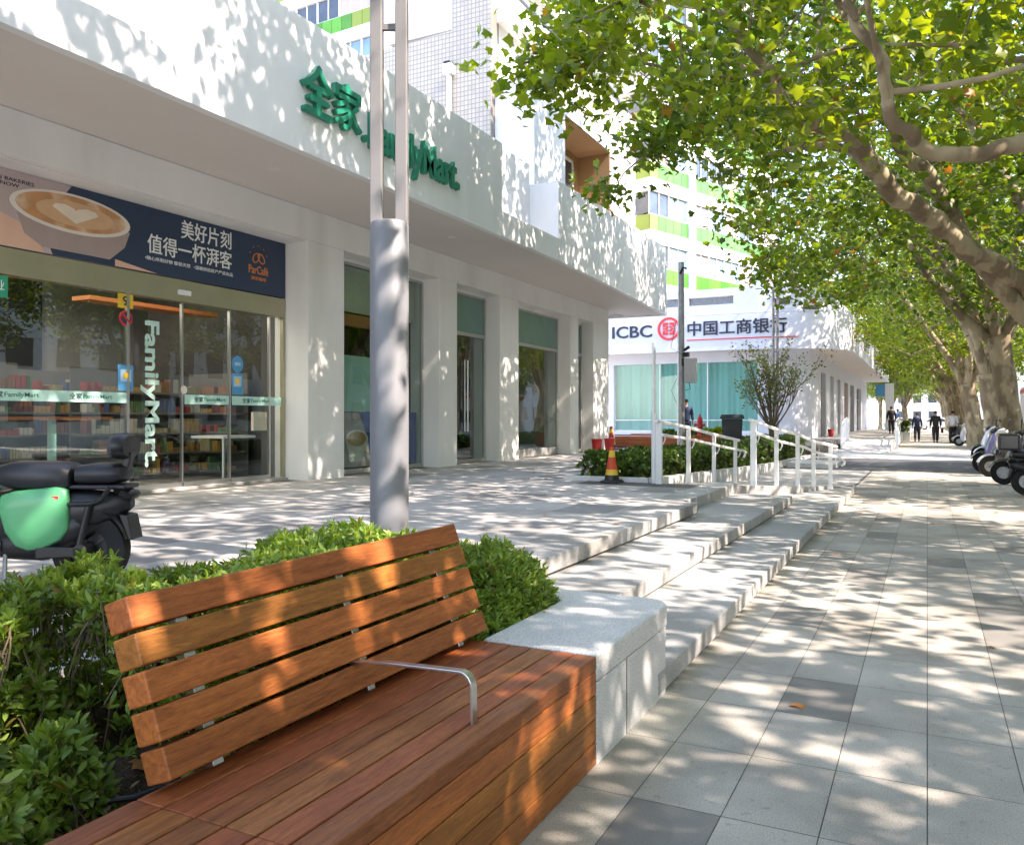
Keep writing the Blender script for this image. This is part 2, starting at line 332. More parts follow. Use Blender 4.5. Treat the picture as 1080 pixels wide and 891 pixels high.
# ------------------------------------------------------------------ leaves (numpy)
def leaf_mesh(name, pos, nrm, scl, tmpl, mat_, parent=None, loc=(0,0,0), dirs=None, rng=None):
    """tmpl = (verts k x 3, tris) laid in the xy plane, tip along +y"""
    tv = np.array(tmpl[0], float); tf = np.array(tmpl[1], int); N = len(pos); k = len(tv)
    n = nrm/np.linalg.norm(nrm, axis=1, keepdims=True)
    d = dirs if dirs is not None else rng.normal(size=(N,3))
    t = d-n*np.sum(d*n, axis=1, keepdims=True); t /= np.linalg.norm(t, axis=1, keepdims=True)+1e-9
    b = np.cross(t, n)
    V = pos[:,None,:]+scl[:,None,None]*(tv[None,:,0:1]*b[:,None,:]+tv[None,:,1:2]*t[:,None,:]+tv[None,:,2:3]*n[:,None,:])
    V = V.reshape(-1,3)-np.array(loc); F = (tf[None,:,:]+(np.arange(N)*k)[:,None,None]).reshape(-1,3)
    me = bpy.data.meshes.new(name); me.vertices.add(len(V)); me.vertices.foreach_set('co', V.ravel())
    me.loops.add(F.size); me.loops.foreach_set('vertex_index', F.ravel().astype(np.int32))
    me.polygons.add(len(F)); me.polygons.foreach_set('loop_start', np.arange(0, F.size, 3, dtype=np.int32))
    me.update(calc_edges=True); me.validate(); me.materials.append(mat_)
    o = bpy.data.objects.new(name, me); COL.objects.link(o)
    if parent: o.parent = parent
    return o
def lobed():
    rim = []
    for a, r in ((-90,.16),(-45,.44),(-20,.36),(8,.55),(38,.40),(90,.66),(142,.40),(172,.55),(200,.36),(225,.44)):
        rim.append((r*math.cos(R(a)), .25+r*math.sin(R(a)), -.55*r*r+.05*math.sin(a)))
    return [(0,.22,.03)]+rim, [(0,i,i%10+1) for i in range(1,11)]
PLANE = lobed()
OVAL = ([(0,0,0),(.17,.35,.05),(.13,.75,.03),(0,1,-.06),(-.13,.75,.03),(-.17,.35,.05),(0,.5,-.01)], [(0,1,6),(1,2,6),(2,3,6),(3,4,6),(4,5,6),(5,0,6)])
SQ = ([(0,0,0),(.36,.4,.05),(0,1,-.05),(-.36,.4,.05)], [(0,1,2),(0,2,3)])
# ------------------------------------------------------------------ plane trees
def noise3(p, seed):
    q = p*np.array([.75,.75,.85])+seed*3.7
    return (np.sin(q[:,0]*1.3+1.7*np.sin(q[:,1]*.9))+np.sin(q[:,1]*1.7+1.3*np.sin(q[:,2]*1.1))+np.sin(q[:,2]*1.9+1.1*np.sin(q[:,0]*1.2)))/3
def smoothline(pts, rad, n=4):
    P = [Vector(p) for p in pts]; out = []; rr = []
    for i in range(len(P)-1):
        p0 = P[max(i-1,0)]; p1 = P[i]; p2 = P[i+1]; p3 = P[min(i+2,len(P)-1)]
        for k in range(n):
            t = k/n
            out.append(.5*((2*p1)+(p2-p0)*t+(2*p0-5*p1+4*p2-p3)*t*t+(3*p1-p0-3*p2+p3)*t**3)); rr.append(rad[i]*(1-t)+rad[i+1]*t)
    out.append(P[-1]); rr.append(rad[-1]); return out, rr
def plane_tree(x, y, seed, label, group, limbs=None, nclump=420, per=46, fork=3.0, tr=.30, leafm='leaf', cen=(-1.2,0,9.5), rad=(7.1,5.0,5.1), lean=(0,0), droop=.42, extra=()):
    rng = np.random.default_rng(seed); rnd = random.Random(seed)
    root = empty('plane_tree', (x,y,0), label, 'tree', group)
    mb = MB(); skel = []
    fx, fy = lean
    tp, trr = smoothline([(0,0,-.05),(fx*.15,fy*.15,.5),(fx*.5,fy*.5,fork*.55),(fx,fy,fork)], [tr*1.35,tr*1.02,tr*.9,tr*.95], 4)
    # slight knobbly irregularity
    mb.tube(tp, [r*(1+.06*math.sin(i*2.3)) for i, r in enumerate(trr)], 14)
    top = Vector((fx,fy,fork))
    if limbs is None:
        limbs = []; nl = 5; a0 = rnd.uniform(0, 6.28)
        for i in range(nl):
            a = a0+i*2*math.pi/nl+rnd.uniform(-.35,.35); reach = rnd.uniform(.45,.8)
            ex = cen[0]+math.cos(a)*rad[0]*reach; ey = cen[1]+math.sin(a)*rad[1]*reach; ez = cen[2]+rnd.uniform(-1.5,3)
            mid1 = top.lerp(Vector((ex,ey,ez)), .33)+Vector((rnd.uniform(-.4,.4), rnd.uniform(-.4,.4), rnd.uniform(-.3,.5)))
            mid2 = top.lerp(Vector((ex,ey,ez)), .66)+Vector((rnd.uniform(-.6,.6), rnd.uniform(-.6,.6), rnd.uniform(0,.9)))
            limbs.append(([tuple(top-Vector((0,0,.25))), tuple(mid1), tuple(mid2), (ex,ey,ez)], [tr*.5,tr*.38,tr*.24,tr*.06]))
    for pts, rr in limbs:
        P, rr2 = smoothline(pts, rr, 4)
        P = [p+Vector((rnd.uniform(-.05,.05), rnd.uniform(-.05,.05), rnd.uniform(-.05,.05))) if 0 < i < len(P)-1 else p for i, p in enumerate(P)]
        mb.tube(P, rr2, 10); skel += list(zip(P, rr2))
        for k in range(3):
            i = rnd.randint(len(P)//3, len(P)-2); d = Vector((rnd.gauss(0,1), rnd.gauss(0,1), rnd.uniform(-.1,1.2))).normalized()
            Ln = rnd.uniform(1.6,3.2); q = [P[i], P[i]+d*Ln*.4+Vector((0,0,rnd.uniform(-.1,.3))), P[i]+d*Ln+Vector((rnd.uniform(-.3,.3), rnd.uniform(-.3,.3), .4))]
            Q, qr = smoothline(q, [rr2[i]*.62, rr2[i]*.4, .03], 4); mb.tube(Q, qr, 7); skel += list(zip(Q, qr))
    # clumps
    C = rng.uniform(-1,1,(nclump*14,3)); r = np.linalg.norm(C, axis=1); C = C[(r < 1) & (rng.random(len(r)) < (.25+.75*r**1.5))]
    Cw = C*np.array(rad)+np.array(cen)
    keep = noise3(Cw+np.array([x,y,0]), seed*.0) > -.22; Cw = Cw[keep][:nclump]
    Cw[:,2] -= np.clip(Cw[:,0],0,9)*droop  # street side of the crown lowered, out of view, to shade the sidewalk
    wx, wy, wz = Cw[:,0]+x, Cw[:,1]+y, Cw[:,2]
    Cw = Cw[~((wx < -2.9) & (wz < 6.1-(wx+2.9)*.3) & (wy < 23)) & ~((wx < -5.4) & (wy < 27)) & ~((wx < -3.2) & (wx/np.maximum(wy,.1) < -.495) & (wy > 4) & (wy < 11.5))]
    for ex_, ey_, ez_, es_, en_ in extra: Cw = np.vstack([Cw, rng.normal(size=(en_,3))*es_*np.array([1,1,.8])+np.array([ex_-x,ey_-y,ez_])])
    S = np.array([tuple(p) for p, _ in skel])
    for c in Cw:
        d = np.linalg.norm(S-c, axis=1); j = int(np.argmin(d)); a = Vector(S[j]); e = Vector(c)
        if d[j] > .3:
            m_ = a.lerp(e, .5)+Vector((rnd.uniform(-.25,.25), rnd.uniform(-.25,.25), rnd.uniform(0,.3)))*min(1, d[j]*.5)
            r0 = min(.045, .012+.009*d[j]); mb.tube([a,m_,e], [r0,r0*.6,.006], 5, cap=False)
            S = np.vstack([S, np.array([tuple(m_), tuple(e)])])
    trunk = mb.build('trunk', [M['bark']], root, smooth=True, world=False, auto=60)
    cnt = rng.integers(int(per*.5), int(per*1.5), len(Cw)); idx = np.repeat(np.arange(len(Cw)), cnt)
    sp = rng.uniform(.22,.50,len(Cw))[idx][:,None]
    pos = Cw[idx]+rng.normal(size=(len(idx),3))*sp*np.array([1,1,.62])
    nr = rng.normal(size=(len(idx),3))*.62+np.array([.25,0,.8]); sz = rng.uniform(.10,.22,len(idx))
    dr = rng.normal(size=(len(idx),3))+np.array([0,0,-.7])
    leaf_mesh('crown', pos, nr, sz, PLANE, M[leafm], root, dirs=dr)
    return root
# ------------------------------------------------------------------ ground & setting
def tiles(mb, x0, y0, nx, ny, w, l, z, gap, darks, prob, rnd, z1=None, xmin=-99):
    for i in range(nx):
        for j in range(ny):
            a = x0+i*w; b = y0+j*l
            dk = (i,j) in darks or rnd.random() < prob
            mb.mat(1 if dk else 0)
            mb.quad((a+gap,b+gap,z),(a+w-gap,b+gap,z),(a+w-gap,b+l-gap,z),(a+gap,b+l-gap,z))
mb = MB(); mb.quad((-600,-600,-.30),(600,-600,-.30),(600,900,-.30),(-600,900,-.30)); struct(mb.build('ground', M['drive']))
rr = random.Random(3); mb = MB()
W_, L_ = .325, .585; X0 = -.65-2*W_; Y0 = 3.51-12*L_
def tidx(x, y): return (int(math.floor((x-X0)/W_)), int(math.floor((y-Y0)/L_)))
dk = {tidx(-.5,4.4), tidx(-.85,6.2), tidx(-.55,7.7), tidx(-.8,2.9), tidx(.45,6.0), tidx(-.5,12.5), tidx(.1,14.2), tidx(.75,10.1), tidx(-.9,9.2), tidx(.4,2.2), tidx(.45,13.4)}
tiles(mb, X0, Y0, 13, 47, W_, L_, .0, .0019, dk, .06, rr)
mb.mat(0); tiles(mb, X0, 41.0, 13, 160, W_, L_, .0, .0016, set(), .04, rr)
struct(mb.build('sidewalk', [M['tile'], M['tiled']]))
mb = MB(); mb.box(-1.35, 2.9, -14, 23.8, -.25, -.003); mb.box(-1.35, 2.9, 40.6, 140, -.25, -.003); struct(mb.build('sidewalk_bed', M['joint']))
mb = MB(); mb.box(2.93, 3.08, -14, 22.5, -.3, .0); mb.box(2.93, 3.08, 41, 140, -.3, .0); struct(mb.build('kerb', M['kerb'], bevel=.012))
mb = MB(); mb.box(3.08, 10.2, -60, 260, -.29, -.12); struct(mb.build('road', M['asphalt']))
mb = MB(); mb.box(10.2, 22, -60, 260, -.29, .0); struct(mb.build('far_pavement', M['drive']))
mb = MB(); mb.box(-3.7, 2.9, 23.8, 31.2, -.2, -.004); struct(mb.build('driveway', M['asphalt']))  # near stretch: the shade band across the driveway is put into this dark tone
mb = MB(); mb.box(-3.7, 2.9, 31.2, 40.6, -.2, -.002); struct(mb.build('driveway_sunlit', M['drive']))  # far stretch: the sunlit gap between trees is put into this paler tone
# plaza
rr = random.Random(11); mb = MB(); pz = .40
PW, PL = .6, .9
for i in range(12):
    for j in range(-12, 34):
        a = -3.02-.6*(i+1); b = j*PL; dark = rr.random() < .08 or (3 <= i <= 4 and rr.random() < .55) or (j in (4,5) and rr.random() < .5)
        mb.mat(1 if dark else 0); g = .002
        if a < -9.41: continue
        if i <= 2 and b+PL > 12.5 and b < 31: continue
        if i == 0 and b > 31: continue
        if -3.02-.6*(i+1) > -3.7 and b < 4.5: continue
        mb.quad((a+g,b+g,pz),(a+.6-g,b+g,pz),(a+.6-g,b+PL-g,pz),(a+g,b+PL-g,pz))
for j in range(0, 16):
    a, b = -3.02, 4.55+j*.52
    if b+.52 > 9.8: break
    mb.mat(0); mb.quad((a+.002,b,pz),(-2.5,b,pz),(-2.5,b+.516,pz),(a+.002,b+.516,pz))
struct(mb.build('plaza', [M['plaza'], M['plazad']]))
mb = MB(); mb.box(-9.41, -4.84, -10.8, 40.9, -.2, pz-.003); mb.box(-4.84, -3.72, -10.8, 12.37, -.2, pz-.003); mb.box(-4.84, -3.72, 31.1, 40.9, -.2, pz-.003); mb.box(-3.72, -2.95, 4.35, 12.35, -.2, pz-.003)
struct(mb.build('plaza_bed', M['joint']))
mb = MB(); mb.box(-3.72+.0, -1.36, -14, -.8, -.2, pz-.004); struct(mb.build('plaza_corner', M['plaza']))
# ramp (slopes from the plaza down to the sidewalk)
mb = MB()
def rz_(y): return max(.004, .395-.0627*(y-12.36))
rp = [(-3.68,12.36),(-2.62,12.36),(-2.62,12.95),(-2.4,13.6),(-1.9,14.9),(-1.42,16.3),(-1.36,18.6),(-3.68,18.6)]
vs = [(x,y,-.2) for x,y in rp]+[(x,y,rz_(y)) for x,y in rp]; n_ = len(rp)
mb.add(vs, [tuple(range(n_,2*n_))]+[(i,(i+1)%n_,n_+(i+1)%n_,n_+i) for i in range(n_)])
mb.box(-3.68,-1.36,18.6,23.8,-.2,.003)
struct(mb.build('ramp', M['stepst']))
# steps
st = empty('entrance_steps', (-1.8,4.3,0), 'pale granite steps with dappled light between stone planter end and white railing', 'steps')
def stepslabs(name, x0, x1, y0, y1, z0, z1, ln):
    mb = MB(); y = y0; i = 0
    while y < y1-.01:
        e = min(y+ln*(1 if i else .8), y1); mb.box(x0, x1, y+.0015, e-.0015, z0, z1); y = e; i += 1
    return mb.build(name, M['stepst'], st, bevel=.006)
stepslabs('step', -1.98, -1.19, 3.98, 16.5, .022, .13, 1.1)
stepslabs('step', -2.62, -1.77, 4.28, 12.65, .150, .262, 1.25)
stepslabs('step', -2.92, -2.42, 4.30, 9.72, .285, .404, 1.0)
stepslabs('step', -3.02, -2.61, 9.722, 12.9, .2, .402, .9)
mb = MB(); mb.box(-2.63, -2.0, 12.66, 16.45, -.05, .128); mb.build('step', M['stepst'], st, bevel=.006)
mb = MB(); mb.box(-1.97,-1.235,4.0,16.46,-.05,.0215); mb.box(-2.60,-1.815,4.3,12.6,.0,.1495); mb.box(-2.9,-2.465,4.32,9.7,.0,.2845); mb.build('step_core', M['stepst'], st)
# ------------------------------------------------------------------ foreground planter, bench
pl = empty('stone_planter', (-1.5,3.6,0), 'white speckled granite planter wall with rounded end beside the wooden bench', 'planter')
def roundblock(z0, z1, ins=0):
    P = [(-1.72,3.137),(-1.19-ins,3.137)]
    for k in range(9):
        a = R(90*k/8); P.append((-1.35-ins+.16*math.cos(a), 4.10-ins+.16*math.sin(a)))
    P += [(-1.95,4.262-ins),(-2.9,4.30-ins),(-2.9,4.16),(-1.95,4.14),(-1.72,4.0)]
    mb = MB(); mb.prism(P, z0, z1); return mb
roundblock(.335, .445).build('coping', M['granite'], pl, bevel=.012, seg=3)
roundblock(-.05, .331, .004).build('wall', M['granite'], pl, bevel=.003)
mb = MB(); mb.box(-1.193,-1.1905,3.50,3.503,0,.33); mb.build('joint', M['joint'], pl)
mb = MB(); mb.box(-3.12,-2.98,-.8,4.3,-.05,.43); mb.box(-3.12,-1.2,-.95,-.8,-.05,.43); mb.build('back_kerb', M['granite'], pl, bevel=.008)
# soil with relief
mb = MB(); n1, n2 = 26, 70; rr = random.Random(5)
zz = [[.29+.03*math.sin(i*.9+j*.37)+rr.uniform(-.012,.018) for j in range(n2+1)] for i in range(n1+1)]
vs = [(-2.99+i*(1.27/n1), -.8+j*(4.95/n2), zz[i][j]) for i in range(n1+1) for j in range(n2+1)]
mb.add(vs, [(i*(n2+1)+j,(i+1)*(n2+1)+j,(i+1)*(n2+1)+j+1,i*(n2+1)+j+1) for i in range(n1) for j in range(n2)])
tag(mb.build('planter_soil', M['soil'], smooth=True), kind='structure')
rg = np.random.default_rng(8); nl_ = 900; lp_ = np.stack([rg.uniform(-2.95,-1.75,nl_), rg.uniform(.2,3.2,nl_), np.full(nl_,.325)+rg.uniform(-.01,.02,nl_)],1)
tag(leaf_mesh('leaf_litter', lp_, rg.normal(size=(nl_,3))*.45+[0,0,1], rg.uniform(.012,.035,nl_), OVAL, M['litter'], rng=rg), 'dry brown leaf litter on the planter soil', 'leaf litter', kind='stuff')
be = empty('wooden_bench', (-1.45,1.4,0), 'reddish brown slatted wooden bench with tilted backrest and steel armrest', 'bench')
bx = [-1.785,-1.685,-1.575,-1.48,-1.38,-1.285,-1.19]
mb = MB()
for i in range(6):
    for y0, y1 in ((-1.2,.2),(.2,1.43),(1.43,3.128)) if i % 2 else ((-1.2,1.43),(1.43,3.128)):
        mb.box(bx[i]+.003, bx[i+1]-.003, y0+.0015, y1-.0015, .382, .44)
mb.build('seat', M['woodseat'], be, bevel=.004)
mb = MB()
for z0, z1 in ((.288,.378),(.193,.283),(.098,.188),(.003,.093)):
    for y0, y1 in ((-1.2,1.0),(1.0,3.128)): mb.box(-1.232, -1.194, y0+.001, y1-.001, z0, z1)
mb.build('front_panel', M['woodback'], be, bevel=.003)
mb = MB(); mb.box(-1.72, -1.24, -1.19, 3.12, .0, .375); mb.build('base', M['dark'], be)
mb = MB(); a = Vector((-1.70,0,.487)); b = Vector((-1.87,0,.935)); u = (b-a).normalized(); nb = Vector((-u.z,0,u.x)); Lb = (b-a).length; hs = .0855; gp = (Lb-5*hs)/4
bk = []
for i in range(5):
    c0 = a+u*(i*(hs+gp)+hs/2)+nb*.048
    mb.obox((c0.x, 2.31, c0.z), nb*.092, (0,1.68,0), u*hs)
mb.build('backrest', M['woodback'], be, bevel=.005)
for yb in (1.66, 2.36, 2.98):
    mb = MB(); c0 = a+u*(Lb/2-.03)+nb*.062; mb.obox((c0.x,yb,c0.z), nb*.035, (0,.038,0), u*(Lb-.02))
    mb.build('bracket', M['steel'], be, bevel=.002)
arc = [(-1.80,2.27,.565),(-1.62,2.27,.585),(-1.36,2.27,.595)]+[(-1.325+.045*math.sin(R(t)),2.27,.552+.045*math.cos(R(t))) for t in (10,30,50,70,88)]+[(-1.277,2.27,.438)]
mb = MB(); mb.bar(arc, .034, .009, (0,1,0)); mb.build('armrest', M['steel'], be, bevel=.002)
# ------------------------------------------------------------------ hedges
def hedge(name, label, cat, fn_top, x0, x1, y0, y1, zb, n, m, leafsize, tmpl, per, seed, stemmat, group=None, holes=None, sprig=.07):
    """twig-tip rosettes scattered through the outer layer of a clipped shape"""
    rng = np.random.default_rng(seed); root = empty(name, ((x0+x1)/2, (y0+y1)/2, zb), label, cat, group)
    P = []
    while len(P) < n:
        x = rng.uniform(x0, x1); y = rng.uniform(y0, y1); zt = fn_top(x, y)
        if zt <= zb+.04: continue
        z = zt-abs(rng.normal())*.05 if rng.random() < .5 else zt-(zt-zb)*rng.random()**1.2
        if holes and holes(x, y, z): continue
        P.append((x,y,z+rng.normal()*.022))
    P = np.array(P); cx = (x0+x1)/2
    out = np.stack([np.clip((P[:,0]-cx)/(x1-x0)*1.6,-1,1), np.zeros(len(P)), np.full(len(P),.9)], 1)+rng.normal(size=P.shape)*.42
    out /= np.linalg.norm(out, axis=1, keepdims=True)
    idx = np.repeat(np.arange(len(P)), per); k = len(idx)
    rd = rng.normal(size=(k,3)); ax = out[idx]; rd -= ax*np.sum(rd*ax, axis=1, keepdims=True); rd /= np.linalg.norm(rd, axis=1, keepdims=True)
    spread = rng.uniform(.35,1.15,(k,1)); d = rd*spread+ax*rng.uniform(.35,1,(k,1)); d /= np.linalg.norm(d, axis=1, keepdims=True)
    pos = P[idx]-ax*rng.uniform(0,.03,(k,1))+d*.004
    nr = ax*1.0-d*np.sum(ax*d, axis=1, keepdims=True)+rng.normal(size=(k,3))*.18
    sz = rng.uniform(.65,1.2,k)*leafsize
    loc = tuple(root.location)
    leaf_mesh('foliage', pos, nr, sz, tmpl, m, root, loc=loc, dirs=d)
    mb = MB(); rnd = random.Random(seed)
    for i in range(0, len(P), 3):
        e = Vector(P[i]); hgt = min(e.z-zb, rnd.uniform(.08,.22)); g = Vector((e.x+rnd.uniform(-.07,.07), e.y+rnd.uniform(-.07,.07), e.z-hgt))
        mb.tube([g, g.lerp(e,.55)+Vector((rnd.uniform(-.02,.02), rnd.uniform(-.02,.02), 0)), e-Vector(out[i])*.01], [.0035,.0028,.0018], 4, cap=False)
    gx = x0+.12
    while gx < x1-.05:
        gy = y0+.1
        while gy < y1-.05:
            if not (holes and holes(gx, gy, zb+.1)):
                for q in range(1):
                    t = Vector((gx+rnd.uniform(-.1,.1), gy+rnd.uniform(-.1,.1), max(zb+.05,fn_top(gx,gy)-.15))); mb.tube([(gx,gy,zb-.03), Vector((gx,gy,zb)).lerp(t,.5)+Vector((rnd.uniform(-.03,.03),rnd.uniform(-.03,.03),0)), t], [.008,.006,.003], 5, cap=False)
            gy += .3
        gx += .3
    mb.build('stems', stemmat, root)
    return root
def top_front(x, y):
    z = .80+.035*math.sin(y*5.1+x*3)+.03*math.sin(x*7.3+y*2.2)+.02*math.sin(y*13+x*9)
    z -= .42*max(0, (y-3.35)/.95)**2.2
    z -= .25*max(0, (x+2.12)/.22)**2 if x > -2.12 else 0
    z -= .12*max(0, (-2.78-x)/.2)**2
    return z
def hole_front(x, y, z):
    # bare soil next to the bench's left end
    if y < 1.78 and x > -2.62+.12*math.sin(y*9): return True
    if y < 1.15 and x > -2.7: return True
    if math.sin(x*19+3)*math.sin(y*17+x*5) > .82 and y < 2.6: return True
    return False
hedge('azalea_bed', 'light green azalea bed in the planter behind the bench backrest', 'shrub', top_front, -3.0, -1.86, .35, 4.22, .28, 9600, M['azalea'], .043, OVAL, 9, 21, M['twig'], holes=hole_front)
def tuft(x, y, h, w, seed, label):
    hedge('azalea_plant', label, 'shrub', lambda a, b: .28+h*(1-((a-x)/w)**2*.6-((b-y)/w)**2*.6), x-w, x+w, y-w, y+w, .28, 170, M['azalea'], .05, OVAL, 9, seed, M['twig'])
tuft(-2.18, 1.50, .26, .11, 31, 'small azalea plant with thin bare stems on the bare soil left of backrest')
tuft(-2.02, 1.16, .30, .14, 32, 'azalea plant at the lower left edge of the picture on bare soil')
tuft(-2.46, 1.32, .34, .17, 33, 'leafy azalea plant between the bare soil and the clipped bed at left')
tuft(-2.62, 1.66, .38, .16, 34, 'taller azalea plant at the left end of bed beside bare soil')
# azalea end beyond the backrest drooping over the stone coping
def top_b(x, y): return .28+.45*max(0, 1-((x+1.99)/.31)**2-((y-3.72)/.60)**2)**.75+.03*math.sin(x*21)*math.sin(y*17)
hedge('azalea_end', 'dense bright green azalea clump bulging over the granite coping at right end of backrest', 'shrub', top_b, -2.29, -1.69, 3.15, 4.31, .30, 3000, M['azalea'], .040, OVAL, 9, 22, M['twig'])
rnd = random.Random(9)
# drip hose
mb = MB(); mb.tube([(-2.6,1.0,.33),(-2.3,1.35,.325),(-2.0,1.6,.33),(-1.86,2.2,.33)], .009, 8); tag(mb.build('drip_hose', M['black'], smooth=True), 'thin black irrigation hose lying on the soil behind bench', 'hose')
# ------------------------------------------------------------------ lamp posts
def lamp(x, y, z, label):
    r_ = empty('street_lamp', (x,y,z), label, 'street lamp', 'double rod lamp posts')
    mb = MB(); mb.lathe([(.2,0),(.2,.02),(.128,.03),(.128,2.28),(.118,2.30)], n=28); mb.build('post', M['lampgrey'], r_, smooth=True, world=False)
    for s in (-1,1):
        mb = MB(); ax = Vector((.893,.45,0))*.083*s; u1 = Vector((.893,.45,0)); u2 = Vector((-.45,.893,0))
        mb.obox((ax.x,ax.y,4.15), u1*.078, u2*.10, (0,0,3.74)); mb.build('rod', M['rod'], r_, world=False, bevel=.006)
    mb = MB(); mb.obox((0,0,6.0), Vector((.893,.45,0))*.26, Vector((-.45,.893,0))*.14, (0,0,.1)); mb.build('head', M['lampgrey'], r_, world=False, bevel=.01)
    for zz_ in (3.6,5.0):
        mb = MB(); mb.obox((0,0,zz_), Vector((.893,.45,0))*.10, Vector((-.45,.893,0))*.03, (0,0,.04)); mb.build('spacer', M['rod'], r_, world=False)
    return r_
lamp(-3.2, 4.54, .40, 'tall grey lamp post with two square rods rising beside the bench planter')
lamp(-5.3, 33.4, .40, 'distant lamp post with two thin rods behind the bare shrub')
# ------------------------------------------------------------------ convenience store building
B = empty('shop_building', (-8.9,9,.4), 'long white shop building with deep canopy over glass shopfronts and upper loggia', 'building')
FX, SX, Zb = -8.9, -9.4, .40
mb = MB()
# columns between openings (front plane FX, reveal back to -9.38)
for y0, y1 in ((10.38,11.3),(14.37,15.09),(17.05,18.04),(21.3,21.9),(23.1,24.4)): mb.box(-9.6, FX, y0, y1, Zb-.1, 4.26)
mb.box(-9.6, FX, -10, -2.2, Zb-.1, 4.26)
mb.box(-9.6, FX, -10, 24.4, 4.262, 4.77)
mb.box(-9.62, -9.02, -2.2, 10.38, 4.245, 4.26)
mb.build('wall', M['white'], B, bevel=.006)
mb = MB(); mb.box(-16, -9.0, 24.1, 24.4, .3, 6.3); mb.box(-16.3,-16,-10,24.4,.3,6.3); mb.build('end_wall', M['white'], B)
mb = MB(); mb.box(-9.6, -9.28, 10.40, 24.3, 4.20, 4.258); mb.build('head_lining', M['white'], B)
# canopy fascia as a curved band
def band(pts, z0, z1f, t):
    """vertical band along plan polyline pts (x,y), thickness t to the -x side, top height z1f(y)"""
    mb = MB(); vs = []
    for i, (x, y) in enumerate(pts):
        a = Vector(pts[max(i-1,0)]); b_ = Vector(pts[min(i+1,len(pts)-1)]); d = (b_-a).normalized(); nx, ny = -d.y*t, d.x*t
        zt = z1f(y); vs += [(x,y,z0),(x,y,zt),(x+nx,y+ny,zt),(x+nx,y+ny,z0)]
    n = len(pts); fs = []
    for i in range(n-1):
        for k in range(4): fs.append((i*4+k, i*4+(k+1)%4, i*4+4+(k+1)%4, i*4+4+k))
    fs += [(3,2,1,0), ((n-1)*4,(n-1)*4+1,(n-1)*4+2,(n-1)*4+3)]
    mb.add(vs, fs); return mb
cv = [(-7,14.0),(-7,15.5)]+[(-7-.62*((y-15.5)/10.9)**1.4, y) for y in np.linspace(16.4,26.4,12)]
band([(-7.0,-10),(-7.0,0),(-7.0,6.468)], 4.75, lambda y: 5.27, .12).build('fascia', M['fascia'], B, bevel=.004)
band([(-7.7,-10),(-7.7,0),(-7.7,6.34)], 5.0, lambda y: 6.9, .12).build('fascia', M['fascia'], B, bevel=.004)
mb = MB(); mb.box(-7.699,-7.121,-10,6.33,5.20,5.262); mb.build('ledge', M['fascia'], B)
mb = MB(); mb.box(-7.9,-7.002,6.342,6.466,5.271,6.42); mb.build('fascia_return', M['fascia'], B, bevel=.004)
band([(-7.0,6.47),(-7.0,13.5)], 4.75, lambda y: 6.42+.006*(y-6), .12).build('fascia', M['fascia'], B, bevel=.004)
band([(-7.0,13.502),(-7.0,16.1)], 4.75, lambda y: 5.22, .12).build('fascia', M['fascia'], B, bevel=.004)
band([(-7.68,13.52),(-7.68,16.1)], 5.0, lambda y: 6.88, .12).build('fascia', M['fascia'], B, bevel=.004)
mb = MB(); mb.box(-7.679,-7.121,13.51,16.09,5.15,5.212); mb.build('ledge', M['fascia'], B)
c2 = [(x,y) for x, y in cv if y > 16.2]
band([(-7.0,16.102)]+c2, 4.75, lambda y: 6.44+.05*max(0,y-16.1), .12).build('fascia', M['fascia'], B, bevel=.004)
mb = MB(); mb.box(-7.95,-7.002,16.104,16.18,5.0,6.44); mb.build('fascia_return', M['fascia'], B, bevel=.003)
mb = MB(); mb.box(-12,-7.76,26.24,26.39,4.75,6.9); mb.build('canopy_end', M['fascia'], B)
# soffit follows the canopy
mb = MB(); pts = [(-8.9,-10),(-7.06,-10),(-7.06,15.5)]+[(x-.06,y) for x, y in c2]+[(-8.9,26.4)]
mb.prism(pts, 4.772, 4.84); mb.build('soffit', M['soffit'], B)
mb = MB(); mb.box(-16,-7.1,-10,16.0,4.86,4.98); mb.box(-16,-7.8,16.0,26.2,4.86,4.98); mb.build('canopy_roof', M['beige'], B)
for yy in (4.0, 8.5, 13.2): MB().lathe([(.09,4.764),(.09,4.7735)], (-7.9,yy,0), 16).build('downlight', M['cup'], B)
# stair tower with tiles, loggia block, set-back wall, cornice
mb = MB(); mb.prism3([(-20,16.6,4.9),(-9.93,16.6,4.9),(-9.93,16.6,10.46),(-20,16.6,10.1)],(0,.4,0)); mb.box(-9.928,-8.905,16.6,17.0,4.9,13.5)
mb.build('tiled_tower', M['towertile'], B)
mb = MB(); mb.tube([(-9.95,16.50,7.3),(-9.95,16.50,9.45)], .055, 10); mb.box(-10.06,-9.84,16.38,16.59,9.4,9.62); mb.build('vent_pipe', M['railw'], B)
mb = MB(); mb.box(-10.02,-9.86,16.36,16.59,9.625,9.66); mb.build('pipe_cap', M['black'], B)
mb = MB(); mb.box(-9.2,-8.9,17.001,26.0,4.9,10.55); mb.build('setback_wall', M['white'], B)
LX0, LX1, LY0, LY1, LZ0, LZ1 = -9.6, -7.9, 18.58, 21.82, 6.2, 9.0
mb = MB()
def slope(y): return 9.15+(y-16.8)*.125
